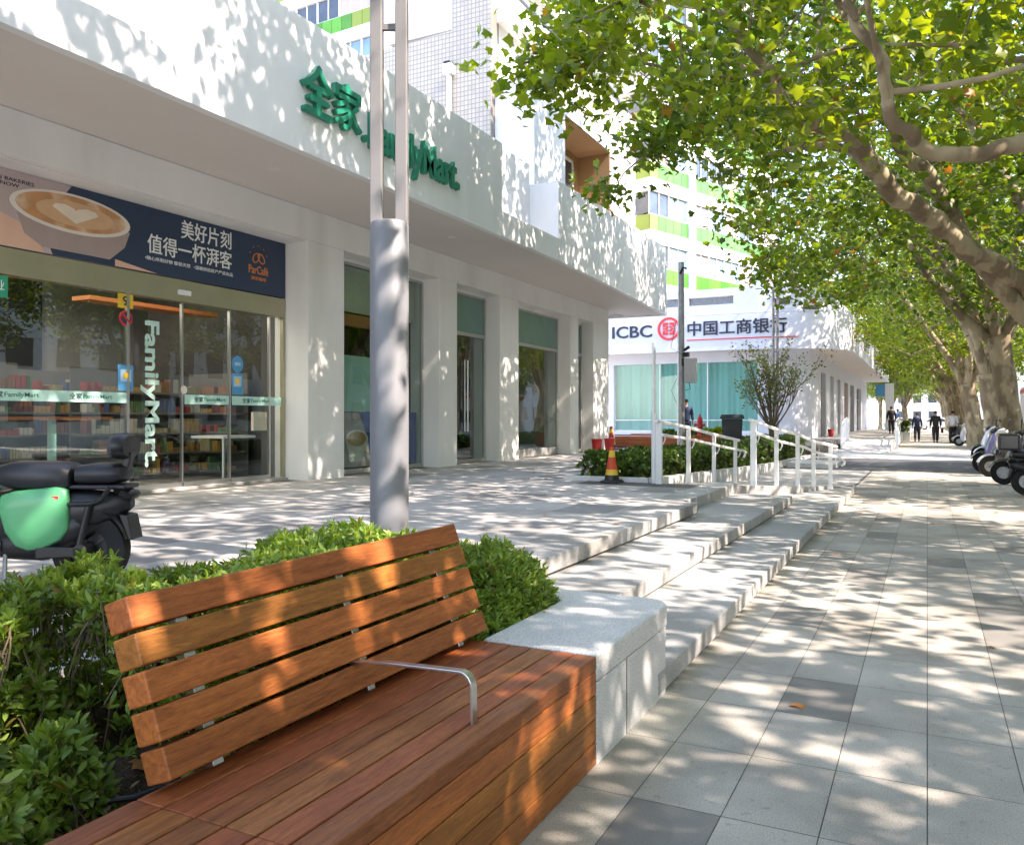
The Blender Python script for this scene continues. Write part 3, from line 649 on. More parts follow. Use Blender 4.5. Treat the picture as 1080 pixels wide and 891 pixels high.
# loggia block walls around the opening
mb.prism3([(-7.9,16.8,4.98),(-7.9,16.8,slope(16.8)),(-7.9,LY0,slope(LY0)),(-7.9,LY0,4.98)], (-.998,0,0))
mb.prism3([(-7.9,LY1,4.98),(-7.9,LY1,slope(LY1)),(-7.9,24.0,slope(24)),(-7.9,24.0,4.98)], (-.998,0,0))
mb.prism3([(-7.9,LY0,8.82),(-7.9,LY0,slope(LY0)),(-7.9,LY1,slope(LY1)),(-7.9,LY1,8.82)], (-.998,0,0))
mb.box(-8.898,-7.9,LY0,LY1,4.98,6.3)
mb.build('loggia_block', M['fascia'], B)
mb = MB(); mb.box(-8.88,-7.93,LY1-.02,LY1-.001,6.3,8.82); mb.box(-8.88,-7.93,LY0+.001,LY0+.02,6.3,8.82); mb.box(-8.88,-7.93,LY0,LY1,8.8,8.818); mb.box(-8.898,-8.87,LY0,LY1,6.3,8.8)
mb.build('loggia_lining', M['orange'], B)
w = MB(); w.box(-8.868,-8.84,20.0,21.3,6.35,8.55); wo = w.build('window', M['darkwin'], B)
mb = MB()
for y in (20.0,20.6,21.24): mb.box(-8.84,-8.81,y,y+.07,6.35,8.55)
mb.box(-8.84,-8.81,20.0,21.3,8.48,8.56); mb.build('frame', M['railw'], wo)
mb = MB(); mb.box(-9.4,-8.45,16.9,26.5,10.55,10.78); mb.box(-8.6,-8.45,16.9,26.5,10.78,11.0); mb.build('cornice', M['cream'], B)
mb = MB(); mb.box(-12,-9.5,17.0,27,10.7,14.0); mb.build('attic_wall', M['cream'], B)
mb = MB(); mb.box(-9.0,-8.3,17.6,27,13.0,13.4); mb.box(-12,-9.0,17.0,27,14,14.3); mb.build('upper_cornice', M['white'], B)
mb = MB(); mb.box(-8.52,-8.48,17.0,26.4,11.15,11.2); [mb.box(-8.52,-8.48,y,y+.04,11.0,11.15) for y in np.arange(17,26.4,.8)]; mb.build('roof_rail', M['dframe'], B)
# small dark vents / ledge on top of the parapet behind the letters
mb = MB(); mb.box(-7.55,-7.13,10.9,12.2,6.46,6.52); mb.build('parapet_tray', M['frame'], B)
# --- shopfront glazing (store)
def glazed(y0, y1, z0, z1, x, m, name='glass_pane', parent=B): 
    mb = MB(); mb.box(x-.012, x, y0, y1, z0, z1); return mb.build(name, m, parent)
sf = MB(); sf.box(-9.55,-9.36,-2.2,10.36,3.04,3.34); header = sf.build('lintel', M['gold'], B, bevel=.004)
mb = MB(); mb.box(-9.36,-9.34,8.2,8.42,3.13,3.2); mb.build('door_sensor', M['railw'], header)
mb = MB(); mb.box(-9.5,-9.3,-2.2,10.36,.3,.435); mb.build('threshold', M['kerb'], B, bevel=.004)
for y0, y1, k in ((-2.2,1.6,0),(1.6,4.4,0),(4.4,7.42,0)):
    g = glazed(y0+.01, y1-.01, .44, 3.04, SX, M['glass'], 'window'); 
    mb = MB(); mb.box(SX-.03,SX+.015,y1-.02,y1+.02,.44,3.04); mb.build('mullion', M['steel'], g)
for i, (y0, y1) in enumerate(((7.52,8.31),(8.33,9.2),(9.22,10.04))):
    g = glazed(y0, y1, .45, 3.03, SX-(.0 if i != 1 else .03), M['glassdoor'], 'door')
    mb = MB(); mb.box(SX-.035,SX+.012,y1-.012,y1+.012,.45,3.03); mb.box(SX-.03,SX+.012,y0,y1,.44,.50); mb.build('door_frame', M['steel'], g)
g = glazed(10.06, 10.36, .44, 3.04, SX, M['glass'], 'window'); mb = MB(); mb.box(SX-.03,SX+.03,10.32,10.375,.44,3.04); mb.build('jamb', M['gold'], g)
# --- other openings
WX = -9.3
def opening(y0, y1, transom, doors, handles=False, base=.0):
    r0 = MB(); f = .045
    r0.box(WX-.03,WX+.03,y0,y0+f,Zb,4.2); r0.box(WX-.03,WX+.03,y1-f,y1,Zb,4.2); r0.box(WX-.03,WX+.03,y0+f,y1-f,4.15,4.2); r0.box(WX-.03,WX+.03,y0+f,y1-f,Zb,Zb+.08+base)
    if transom: r0.box(WX-.032,WX+.032,y0+f,y1-f,3.25,3.33)
    fr = r0.build('window_frame', M['frame'], B, bevel=.003)
    if transom:
        mb = MB(); mb.box(WX-.012,WX,y0+f,y1-f,3.331,4.149); mb.build('transom_pane', M['upper'], fr)
        n = doors; w_ = (y1-y0-2*f)/n
        for i in range(n):
            mb = MB(); mb.box(WX-.012,WX,y0+f+i*w_+.006,y0+f+(i+1)*w_-.006,Zb+.09,3.249); mb.build('pane', M['glass'], fr)
        if handles:
            for yy in (y0+f+w_-.07, y0+f+w_+.07): 
                mb = MB(); mb.tube([(WX+.06,yy,1.1),(WX+.06,yy,2.7)], .017, 8); mb.build('handle', M['steel'], fr)
    return fr
W1 = opening(11.32,14.35,False,1); mb = MB(); mb.box(WX-.012,WX,11.37,14.3,.49,4.14); mb.build('pane', M['glassdoor'], W1)
opening(15.11,17.03,True,2,True); opening(18.06,21.28,True,2,False,.12); opening(21.92,23.08,True,1)
# dark rooms behind the other openings
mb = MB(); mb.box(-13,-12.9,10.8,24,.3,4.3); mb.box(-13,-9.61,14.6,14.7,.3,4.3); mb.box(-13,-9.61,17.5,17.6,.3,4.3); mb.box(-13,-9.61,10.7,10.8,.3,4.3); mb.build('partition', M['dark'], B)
mb = MB(); mb.box(-16,-9.41,-10,24.1,.30,.42); mb.build('shop_floor', M['floor'], B)
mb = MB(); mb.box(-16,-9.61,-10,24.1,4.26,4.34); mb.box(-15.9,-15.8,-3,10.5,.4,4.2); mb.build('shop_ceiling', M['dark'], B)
# W1: pale panels and blind behind the pane
o = MB().box(-9.50,-9.47,11.35,14.3,3.35,4.18).build('roller_blind', M['cream'])
tag(o, 'pale roller blind half lowered in the first window right of the store entrance', 'blind')
o = MB().box(-9.47,-9.45,11.35,13.4,1.5,2.55).build('window_panel', M['strip'])
tag(o, 'plain mint panel inside the window above the coffee poster', 'panel')
o = MB().box(-9.62,-9.5,11.35,14.0,3.1,3.32).build('pelmet', M['barwood']); tag(o, 'orange wooden pelmet beneath the pale blind in the window', 'pelmet')
def disc(mb, y, z, x, ry, rz, n=28, t=.004):
    return mb.prism3([(x, y+ry*math.cos(2*math.pi*k/n), z+rz*math.sin(2*math.pi*k/n)) for k in range(n)], (t,0,0))
ps = empty('coffee_poster', (-9.40,12.8,.5), 'blue window poster with a coffee cup behind the lamp post', 'poster')
MB().box(-9.41,-9.40,11.40,14.28,.5,1.52).build('poster_sheet', mat('poster_blue', rgb(72,92,160), .5, .05, 2), ps)
p = MB(); p.prism3([(-9.398,11.41,.505),(-9.398,12.75,.505),(-9.398,12.6,1.1),(-9.398,12.35,1.5),(-9.398,11.41,1.5)],(.002,0,0)); p.build('poster_field', M['mauve'], ps)
p = MB(); p.prism3([(-9.394,11.98,1.0),(-9.394,12.08,.62),(-9.394,12.45,.6),(-9.394,12.6,1.0)],(.003,0,0)); disc(p,12.29,1.02,-9.389,.33,.17); p.build('cup', M['cup'], ps)
p = MB(); disc(p,12.29,1.02,-9.384,.28,.135); p.build('coffee', M['coffee'], ps)
put_text('lettering', '咖啡', (-9.395,13.62,.95), .4, .3, M['txto'], ps, bold=.02)
# --- banner above the doors
bn = empty('advertising_banner', (-9.36,8,3.36), 'navy and mauve coffee banner above the glass store doors', 'banner')
bxp = -9.36
mb = MB(); mb.box(-9.5,bxp,-2.2,10.36,3.355,4.24); mb.build('board', M['navy'], bn)
mb = MB(); mb.prism3([(bxp,-2.2,3.36),(bxp,6.35,3.36),(bxp,6.2,3.7),(bxp,6.6,4.24),(bxp,-2.2,4.24)],(.003,0,0)); mb.build('mauve_field', M['mauve'], bn)
mb = MB(); mb.prism3([(bxp+.003,-2.0,3.36),(bxp+.003,6.25,3.36),(bxp+.003,6.1,3.62),(bxp+.003,5.7,3.74),(bxp+.003,3.0,3.6)],(.002,0,0)); mb.prism3([(bxp+.004,7.2,3.45),(bxp+.004,7.85,3.362),(bxp+.004,7.2,3.362)],(.002,0,0)); mb.build('hand', M['skinp'], bn)
cy, cz = 6.62, 3.93
mb = MB(); mb.prism3([(bxp+.006,cy-.76,cz),(bxp+.006,cy-.62,3.55),(bxp+.006,cy-.4,3.43),(bxp+.006,cy+.5,3.43),(bxp+.006,cy+.72,3.62),(bxp+.006,cy+.80,cz-.1)],(.002,0,0)); mb.build('cup_side', M['sleeve'], bn)
mb = MB(); disc(mb,cy,cz-.03,bxp+.009,.80,.24,36); mb.build('cup_rim', M['cup'], bn)
mb = MB(); disc(mb,cy,cz-.025,bxp+.014,.73,.205,36); mb.build('coffee', M['coffee'], bn)
mb = MB(); disc(mb,cy+.03,cz-.035,bxp+.0165,.52,.15,36); mb.build('crema', mat('banner_crema', rgb(214,170,132), .5, .05, 6), bn)
mb = MB(); 
hp = [(0,-.9),(.55,-.15),(.85,.25),(.75,.6),(.4,.72),(.08,.5),(0,.3),(-.08,.5),(-.4,.72),(-.75,.6),(-.85,.25),(-.55,-.15)]
mb.prism3([(bxp+.0215, cy+a*.36+.02, cz-.03+b_*.13) for a, b_ in hp],(.002,0,0)); mb.build('latte_heart', M['milk'], bn)
put_text('lettering', '美好片刻', (bxp,8.26,3.93), .93, .26, M['txtw'], bn, bold=.022)
put_text('lettering', '值得一杯湃客', (bxp,7.70,3.63), 1.50, .26, M['txtw'], bn, bold=.022)
put_text('lettering', '•随心所取好物 都很天然   •温暖烘焙原产严选出品', (bxp,7.66,3.53), 1.56, .055, M['txtw'], bn)
put_text('lettering', 'MILAN BAKERIES\nBAKE NOW', (bxp+.004,5.5,4.05), .62, .1, M['txtk'], bn)
put_text('lettering', 'ParCafé', (bxp,9.55,3.65), .42, .13, M['txto'], bn, bold=.012)
put_text('lettering', '湃客咖啡', (bxp,9.6,3.55), .32, .06, M['txto'], bn, bold=.01)
mb = MB()
for s in (-1,1):
    ring = []
    for k in range(21):
        a_ = math.pi*2*k/20; q = Vector((math.cos(a_)*.085, math.sin(a_)*.055)); q.rotate(Matrix.Rotation(R(-48*s),2)); ring.append((bxp+.004, 9.76+s*.055+q.x, 3.90+q.y))
    mb.tube(ring, .009, 5)
for k in range(5):
    a_ = R(20+35*k); mb.box(bxp,bxp+.004,9.76+.19*math.cos(a_)-.008,9.76+.19*math.cos(a_)+.008,3.90+.19*math.sin(a_)-.008,3.90+.19*math.sin(a_)+.008)
mb.build('bean_emblem', M['txto'], bn)
# --- fascia letters
sg = empty('shop_sign', (-7,10,5.5), 'large green raised letters on the white canopy fascia', 'sign')
put_text('lettering', '全', (-6.998,8.02,5.26), .56, .62, M['txtg'], sg, bold=.07, depth=.07)
put_text('lettering', '家', (-6.998,8.62,5.26), .56, .60, M['txtg'], sg, bold=.06, depth=.07)
put_text('lettering', '.', (-6.998,9.24,5.22), .1, .1, M['txtg'], sg, bold=.02, depth=.07)
put_text('lettering', 'FamilyMart.', (-6.998,9.40,5.02), 2.45, .66, M['txtg'], sg, bold=.032, depth=.07)
# vertical letters behind the door glass
vs_ = empty('window_lettering', (-9.42,7.8,.8), 'white green vertical lettering running down the glass door', 'sign')
put_text('lettering', 'FamilyMart.', (SX+.002,7.62,2.72), 1.98, .30, M['mint'], vs_, ax='Xdown', bold=.03, depth=.003)
# mint strips with small letters, one per pane
def strip(y0, y1, label, n):
    s = empty('door_strip', (SX+.006,(y0+y1)/2,1.66), label, 'safety strip', 'mint strips across the store glass')
    MB().box(SX+.002,SX+.005,y0,y1,1.60,1.735).build('band', M['strip'], s)
    for i in range(n):
        yy = y0+(y1-y0)*(i+.18)/n+(.02 if n == 1 else 0); w_ = min(.62,(y1-y0)/n*.8)
        put_text('lettering', '全家', (SX+.005,yy,1.635), w_*.27, .075, M['txtk'], s, bold=.02, depth=.002)
        put_text('lettering', 'FamilyMart', (SX+.005,yy+w_*.3,1.63), w_*.66, .07, M['txtgs'], s, bold=.01, depth=.002)
strip(4.45,7.40,'long mint safety strip on the big pane left of the doors',3); strip(-2.1,4.36,'mint safety strip on the leftmost pane past the scooter',5)
strip(8.35,9.18,'short mint safety strip on the middle sliding door',1); strip(9.24,10.30,'mint safety strip on the rightmost door pane',1)
# stickers
def sticker(name, y0, y1, z0, z1, m, label, cat, extra=None):
    s = empty(name, (SX+.01,(y0+y1)/2,z0), label, cat); MB().box(SX+.006,SX+.009,y0,y1,z0,z1).build('sheet', m, s)
    if extra: extra(s)
    return s
sticker('sticker', 7.27,7.50,2.84,3.03,M['yellow'],'square yellow sticker with a black 9 at top of the pane','sticker', lambda s: put_text('lettering','9',(SX+.009,7.34,2.87),.09,.13,M['txtk'],s,bold=.02,depth=.001))
s = empty('sticker', (SX+.01,7.39,2.68), 'round red no smoking sticker under the yellow sticker', 'sticker')
disc(MB(),7.39,2.71,SX+.006,.1,.1).build('disc', M['redlogo'], s); disc(MB(),7.39,2.71,SX+.0105,.075,.075).build('inner_disc', M['navy'], s)
MB().prism3([(SX+.015,7.33,2.75),(SX+.015,7.35,2.77),(SX+.015,7.45,2.67),(SX+.015,7.43,2.65)],(.001,0,0)).build('bar', M['redlogo'], s)
def bl(s):
    y0 = s.location.y-.08; z0 = s.location.z
    MB().box(SX+.010,SX+.0112,y0,y0+.16,z0+.12,z0+.28).build('pale_square', M['ltblue'], s); disc(MB(),y0+.08,z0+.2,SX+.0113,.04,.04).build('dot', M['yellow'], s)
sticker('sticker', 7.27,7.50,1.76,2.10,M['bluesign'],'blue rectangular sticker with a yellow dot on the left pane','sticker', bl)
sticker('sticker', 9.24,9.46,1.76,2.08,M['bluesign'],'blue rectangular sticker below the round blue one on the door','sticker', bl)
s = empty('sticker', (SX+.01,9.35,2.2), 'round blue sticker on the right sliding door', 'sticker'); disc(MB(),9.35,2.22,SX+.006,.115,.13).build('disc', M['bluesign'], s); MB().box(SX+.0105,SX+.0115,9.29,9.41,2.2,2.25).build('mark', M['ltblue'], s)
s = empty('sticker', (SX+.01,5.75,2.8), 'green sign corner cut by the left edge of picture', 'sticker'); MB().box(SX+.006,SX+.012,5.3,5.83,2.77,3.02).build('sheet', mat('green_plate',(.01,.33,.2),.5), s); put_text('lettering','08:00 营业',(SX+.012,5.34,2.85),.45,.12,M['txtw'],s,bold=.02,depth=.001)
s = empty('sticker', (SX-.02,8.30,1.8), 'small round door handle sticker at middle of doors', 'sticker'); disc(MB(),8.33,1.80,SX+.013,.055,.06).build('disc', M['cup'], s)
# --- store interior
def shelf_unit(x, y, L, axis, label, seed):
    s = empty('display_shelf', (x,y,.42), label, 'shelf', 'grocery shelves inside the store'); rn = random.Random(seed)
    mb = MB(); H_ = 1.75
    X0_, X1_, Y0_, Y1_ = (x-.2,x+.2,y,y+L) if axis == 'y' else (x,x+L,y-.2,y+.2)
    mb.box(X0_-.0,X0_+.02,Y0_,Y1_,.42,.42+H_) if axis == 'y' else mb.box(X0_,X1_,Y1_-.02,Y1_,.42,.42+H_)
    lv = [.5,.82,1.14,1.46,1.78]
    for z in lv: mb.box(X0_,X1_,Y0_,Y1_,z,z+.03)
    mb.build('rack', M['shelf'], s)
    g = MB(); 
    for z in lv[:5]:
        p_ = 0
        while p_ < L-.06:
            if rn.random() < .28 or p_ == 0: w_ = rn.uniform(.035,.09); h_ = rn.choice((.07,.1,.12,.17,.22)); g.mi = rn.randint(0,7)
            if axis == 'y': g.box(X1_-.16,X1_-.01,Y0_+p_,Y0_+p_+w_-.008,z+.031,z+.031+h_)
            else: g.box(X0_+p_,X0_+p_+w_-.008,Y0_+.01,Y0_+.16,z+.031,z+.031+h_)
            p_ += w_ if rn.random() < .94 else w_*2
    return g
PC = [mat('goods_%d' % i, c, .5, .1, 9) for i, c in enumerate([(.28,.04,.03),(.34,.2,.05),(.06,.13,.05),(.06,.08,.17),(.36,.33,.28),(.22,.10,.05),(.14,.06,.07),(.30,.27,.15)])]
sh = [(-11.2,4.6,2.6,'y'),(-11.2,8.0,2.2,'y'),(-12.6,3.2,3.4,'y'),(-12.6,7.4,3.0,'y'),(-15.3,1.0,8.9,'y'),(-15.2,10.3,3.0,'x'),(-11.9,10.3,1.6,'x'),(-11.2,.6,2.8,'y')]
wh = ['nearest shelf behind the big left pane','shelf seen through the sliding doors','second shelf row behind the left pane','second shelf row behind the doors','long shelf along the back wall','shelf along the far side wall','short shelf beside the right door','shelf behind the seat of the scooter']
for i, a_ in enumerate(sh):
    g = shelf_unit(*a_, 'grocery rack packed with colourful packets, '+wh[i], 40+i)
    tag(g.build('shelf_goods', PC), 'rows of colourful packets on the '+wh[i], 'goods', kind='stuff')
ct = empty('window_counter', (-9.75,5.5,.42), 'narrow orange wooden counter on a pale post behind the left pane', 'counter')
MB().box(-10.0,-9.6,-2,7.35,1.38,1.42).build('top', M['barwood'], ct)
for yy in (6.6,4.2): MB().box(-9.83,-9.77,yy,yy+.08,.42,1.38).build('leg', M['strip'], ct)
bm_ = MB().box(-11.2,-10.8,7.9,10.3,3.12,3.18).build('ceiling_beam', M['barwood']); tag(bm_, 'orange wooden beam under the ceiling inside the doors', 'beam')
tb = empty('cafe_table', (-10.2,9.9,.42), 'small pale table just inside the right door pane', 'table')
MB().box(-10.6,-9.9,9.55,10.25,1.08,1.12).build('top', M['railw'], tb); MB().tube([(-10.25,9.9,.42),(-10.25,9.9,1.08)],.03,8).build('leg', M['steel'], tb)
o = MB().box(-9.75,-9.7,10.0,10.3,1.2,1.5).build('notice_sheet', M['milk']); tag(o,'pale notice sheet standing low inside the right pane','notice')
k = 0
for (x_, y_) in ((-10.4,5.2),(-10.4,7.6),(-10.4,9.2),(-12,6.2),(-12,8.6),(-13.6,5.0),(-13.6,8.0)):
    l_ = MB().lathe([(.11,3.86),(.13,3.9)], (x_,y_,0), 14).build('ceiling_lamp', M['light']); tag(l_, 'small round warm ceiling lamp inside the store', 'ceiling lamp', 'lamps inside the store')
ld = bpy.data.lights.new('shop_light','AREA'); ld.energy = 48; ld.size = 4.5; ld.color = (1,.9,.78); lo = bpy.data.objects.new('shop_light', ld); COL.objects.link(lo); lo.location = (-11.8,7.3,3.8)
tag(lo, 'warm ceiling lighting inside the store', 'light')
# ------------------------------------------------------------------ ramp railings, planter wall, hedge behind
def railing(name, label, posts, lower=True, r=.028, group=None):
    """posts: (x,y,zbase,ztop)"""
    x0, y0, zb, _ = posts[0]; rt = empty(name, (x0,y0,zb), label, 'railing', group)
    for i, (x, y, b, t) in enumerate(posts):
        mb = MB(); w_ = .045 if i == 0 else .033; mb.box(x-w_,x+w_,y-w_*.7,y+w_*.7,b-.05,t); mb.build('post', M['railw'], rt, bevel=.004)
    P = [(x,y,t+.015) for x,y,b,t in posts]; d = (Vector(P[-1])-Vector(P[0])).normalized()
    P = [tuple(Vector(P[0])-d*.12)]+P+[tuple(Vector(P[-1])+d*.25)]
    mb = MB(); mb.tube(P, r, 8); mb.build('handrail', M['railw'], rt, smooth=True)
    if lower:
        side = Vector((-d.y,d.x,0)).normalized()*-.09
        Q = [Vector((x,y,t-.19))+side for x,y,b,t in posts]; e = Q[-1]+d*.3
        mb = MB(); mb.tube([Q[0]-d*.1+Vector((0,0,0)), *Q, e, e+d*.05+Vector((0,0,-.03)), e+d*.04+Vector((0,0,-.09)), e-d*.04+Vector((0,0,-.12))], r*.85, 8)
        for (x,y,b,t), q in zip(posts, Q):
            p0 = Vector((x,y,t-.32)); mb.tube([p0, p0+side*.6+d*.03, q+Vector((0,0,-.06))+d*.02, q], .011, 6)
        mb.build('lower_rail', M['railw'], rt, smooth=True)
    return rt
railing('ramp_railing','white metal railing along the near hedge, sloping down the ramp',[(-3.66,12.27,.4,1.33),(-3.55,13.58,.31,1.23),(-3.44,14.94,.19,1.09),(-3.33,16.26,.1,.97)])
railing('ramp_railing','white metal railing at the ends of the granite steps, sloping down the ramp',[(-2.48,13.51,.28,1.34),(-2.23,14.16,.22,1.2),(-1.98,14.78,.12,1.11),(-1.78,15.29,.1,.98),(-1.56,15.86,.1,.9)])
tp = empty('sign_pole', (-3.74,12.25,.4), 'slim tall white pole standing beside the first railing post', 'pole')
mb = MB(); mb.tube([(-3.75,12.3,.4),(-3.75,12.3,1.5)], .042, 12); mb.tube([(-3.75,12.3,1.5),(-3.75,12.3,2.55)], .026, 10); mb.build('shaft', M['railw'], tp, smooth=True)
mb = MB(); mb.box(-3.765,-3.735,12.25,12.27,1.45,2.5); mb.build('bracket', M['railw'], tp)
pw = empty('low_planter_wall', (-3.8,13,.2), 'low white planter wall beside the ramp holding the clipped hedge', 'planter')
mb = MB()
P0 = [(12.40,.48),(20,.27),(24,.17),(31,.10)]
vs = []
for y, z in P0: vs += [(-3.86,y,-.2),(-3.70,y,-.2),(-3.70,y,z),(-3.86,y,z)]
fs = [(i*4+k, i*4+(k+1)%4, i*4+4+(k+1)%4, i*4+4+k) for i in range(3) for k in range(4)]+[(3,2,1,0),(12,13,14,15)]
mb.add(vs, fs); mb.build('wall', M['granite'], pw, bevel=.006)
mb = MB(); mb.box(-5.3,-3.87,12.38,12.5,.2,.47); mb.box(-5.3,-5.2,12.5,21,.2,.46); mb.build('kerb', M['granite'], pw, bevel=.006)
tag(MB().box(-4.83,-3.87,12.5,31,-.1,.04).build('hedge_soil', M['soil']), kind='structure')
hedge('clipped_hedge','dark green clipped hedge beside the traffic cone and ramp railing','hedge', lambda x,y: .80+.03*math.sin(y*3+x*5)-.012*(y-12.5)-.25*max(0,(12.75-y)/.3)**2, -5.1,-3.87,12.5,20.6,.12,5200,M['box'],.085,SQ,8,51,M['twig'])
hedge('clipped_hedge','darker clipped hedge past the black bin under the bare shrub','hedge', lambda x,y: .74+.04*math.sin(y*2+x*5), -5.0,-3.87,21.2,30.8,.06,2600,M['box'],.12,SQ,8,52,M['twig'])
# kerb stones near the far end of the planter
mb = MB()
for i in range(4): mb.box(-3.3+.0*i,-2.2,23.9+i*.01,24.5,-.05,.11)
tag(MB().box(-3.6,-2.3,24.6,26.4,-.05,.14).build('granite_kerb_block', M['granite'], bevel=.03), 'pale granite kerb block lying beside the driveway past the ramp', 'kerb block')
# ------------------------------------------------------------------ bare shrub, bin, cones, buckets
def vase_shrub(x, y, z, label):
    rt = empty('vase_shrub', (x,y,z), label, 'shrub'); rnd = random.Random(4); mb = MB(); tips = []
    mb.tube([(0,0,0),(.02,0,.3),(0,.02,.62)], [.10,.085,.08], 9)
    def br(p, d, L_, r, lv):
        q = [p]; dd = d.copy()
        for k in range(4):
            dd = (dd+Vector((rnd.gauss(0,.07), rnd.gauss(0,.07), .05))).normalized(); q.append(q[-1]+dd*L_/4)
        mb.tube(q, [r,r*.85,r*.7,r*.55,r*.4], 5, cap=False)
        if lv < 3:
            for k in range(3):
                i = rnd.randint(1,4); nd = (dd+Vector((rnd.gauss(0,.42), rnd.gauss(0,.42), rnd.gauss(.05,.25)))).normalized(); br(q[i], nd, L_*.62, r*.5, lv+1)
        for k in range(3 if lv else 1): tips.append(q[rnd.randint(2,4)]+Vector((rnd.gauss(0,.04), rnd.gauss(0,.04), rnd.gauss(0,.04))))
    for k in range(13):
        a_ = k*2.4; t_ = rnd.uniform(.15,.95); br(Vector((0,0,.55)), Vector((math.cos(a_)*t_, math.sin(a_)*t_, 1)).normalized(), rnd.uniform(1.2,1.75), .035, 0)
    mb.build('stems', M['twigbark'], rt, world=False, smooth=True, auto=80)
    T = np.array([tuple(t) for t in tips]); rng = np.random.default_rng(3); T = T[rng.random(len(T)) < .45]; idx = np.repeat(np.arange(len(T)), 3)
    leaf_mesh('foliage', T[idx]+rng.normal(size=(len(idx),3))*.07, rng.normal(size=(len(idx),3))+[0,0,.5], rng.uniform(.05,.11,len(idx)), SQ, M['shrubleaf'], rt, dirs=rng.normal(size=(len(idx),3)))
    return rt
vase_shrub(-4.4, 26.9, .42, 'vase shaped shrub with bare upright twigs and few leaves before the bank')
bn2 = empty('wheeled_bin', (-4.65,22.3,.4), 'large black wheeled rubbish bin behind the hedge', 'bin', rz=.2)
mb = MB(); mb.loft([[(-.27*s,-.3*s,z),(.27*s,-.3*s,z),(.27*s,.3*s,z),(-.27*s,.3*s,z)] for s,z in ((.85,.08),(1,.98))]); mb.build('body', M['binplastic'], bn2, world=False, bevel=.02)
mb = MB(); mb.loft([[(-.31*s,-.34*s,z),(.31*s,-.34*s,z),(.31*s,.36*s,z),(-.31*s,.36*s,z)] for s,z in ((1,.985),(1,1.03),(.86,1.10))]); mb.build('lid', M['binplastic'], bn2, world=False, bevel=.01)
for sx in (-1,1): mb = MB(); mb.lathe([(.1,-.03),(.1,.03)], (sx*.27,.24,.1), 14, 'x'); mb.build('wheel', M['rubber'], bn2, world=False)
mb = MB(); mb.tube([(-.25,.36,.95),(-.25,.42,1.0),(.25,.42,1.0),(.25,.36,.95)], .014, 6); mb.build('handle', M['binplastic'], bn2, world=False)
def cone(x, y, z, s, label):
    c = empty('traffic_cone', (x,y,z), label, 'traffic cone', 'red and yellow traffic cones')
    mb = MB(); mb.loft([[(-a_,-a_,h),(a_,-a_,h),(a_,a_,h),(-a_,a_,h)] for a_, h in ((.17*s,0),(.17*s,.03*s),(.14*s,.05*s))]); mb.build('base', M['black'], c, world=False, bevel=.006)
    lv = [(.135,.05),(.118,.14),(.100,.24),(.083,.34),(.064,.46),(.048,.58),(.04,.64)]
    ms = ['black','yellow','conered','conered','yellow','conered']; 
    for k in range(6):
        mb = MB(); r0, h0 = lv[k]; r1, h1 = lv[k+1]; mb.lathe([(r0*s,h0*s),(r1*s,h1*s)], n=20); mb.build('band', M[ms[k]], c, world=False, smooth=True)
    return c
cone(-4.38,12.15,.4,.86,'red and yellow traffic cone at the near corner of the hedge')
cone(-9.0,24.9,.4,1.15,'red and yellow traffic cone by the far corner of the shop')
def bucket(x, y, z, label):
    c = empty('red_bucket', (x,y,z), label, 'bucket', 'red buckets'); mb = MB(); mb.lathe([(.12,0),(.16,.36),(.175,.37),(.175,.39),(.14,.39),(.11,.04)], n=20); mb.build('body', M['red'], c, world=False, smooth=True)
    mb = MB(); mb.tube([(.17*math.cos(t),0,.36+.17*math.sin(t)*.3) for t in np.linspace(0,math.pi,9)], .006, 5); mb.build('handle', M['steel'], c, world=False); return c
bucket(-8.72,22.9,.4,'left red bucket beside the shop pillar'); bucket(-8.62,23.7,.4,'right red bucket beside the shop pillar'); bucket(-4.75,48.5,.4,'lone red bucket against the bank wall')
# wood clad planter with plants and hydrant
wp = empty('wood_clad_planter', (-8,27,.4), 'wood clad raised planter in front of the bank window', 'planter')
mb = MB()
for k in range(3): mb.box(-9.6,-6.0,26.9,26.94,.42+k*.125,.535+k*.125)
mb.box(-9.6,-6.0,26.88,27.2,.80,.84); mb.box(-9.6,-6.0,28.6,28.9,.80,.84); mb.box(-6.04,-6.0,26.94,28.9,.42,.79); mb.build('cladding', M['woodfar'], wp, bevel=.004)
MB().box(-9.58,-6.05,26.95,28.85,.4,.74).build('soil', M['soil'], wp)
hedge('low_shrub','dark low ground cover in the wood clad planter','shrub', lambda x,y: .92+.05*math.sin(x*6), -8.1,-6.9,27.2,28.4,.72,260,M['box'],.11,SQ,8,61,M['twig'])
hedge('low_shrub','yellow green bush at the right end of wood clad planter','shrub', lambda x,y: 1.02+.06*math.sin(x*6), -6.85,-6.1,27.2,28.4,.72,260,M['leafy'],.11,SQ,8,62,M['twig'])
hy = empty('fire_hydrant', (-6.68,27.0,.80), 'small red fire hydrant on the wood clad planter before the bank window', 'fire hydrant')
mb = MB(); mb.lathe([(.12,0),(.12,.03),(.075,.05),(.075,.45),(.10,.47),(.10,.50),(.085,.58),(.05,.66),(.03,.68),(.03,.73),(.0,.73)], n=16); mb.build('barrel', M['red'], hy, world=False, smooth=True)
for sx in (-1,1): mb = MB(); mb.lathe([(.045,0),(.045,.09),(.06,.09),(.06,.12)] if sx > 0 else [(.06,-.12),(.06,-.09),(.045,-.09),(.045,0)], (sx*.06,0,.38), 12, 'x'); mb.build('outlet', M['red'], hy, world=False)
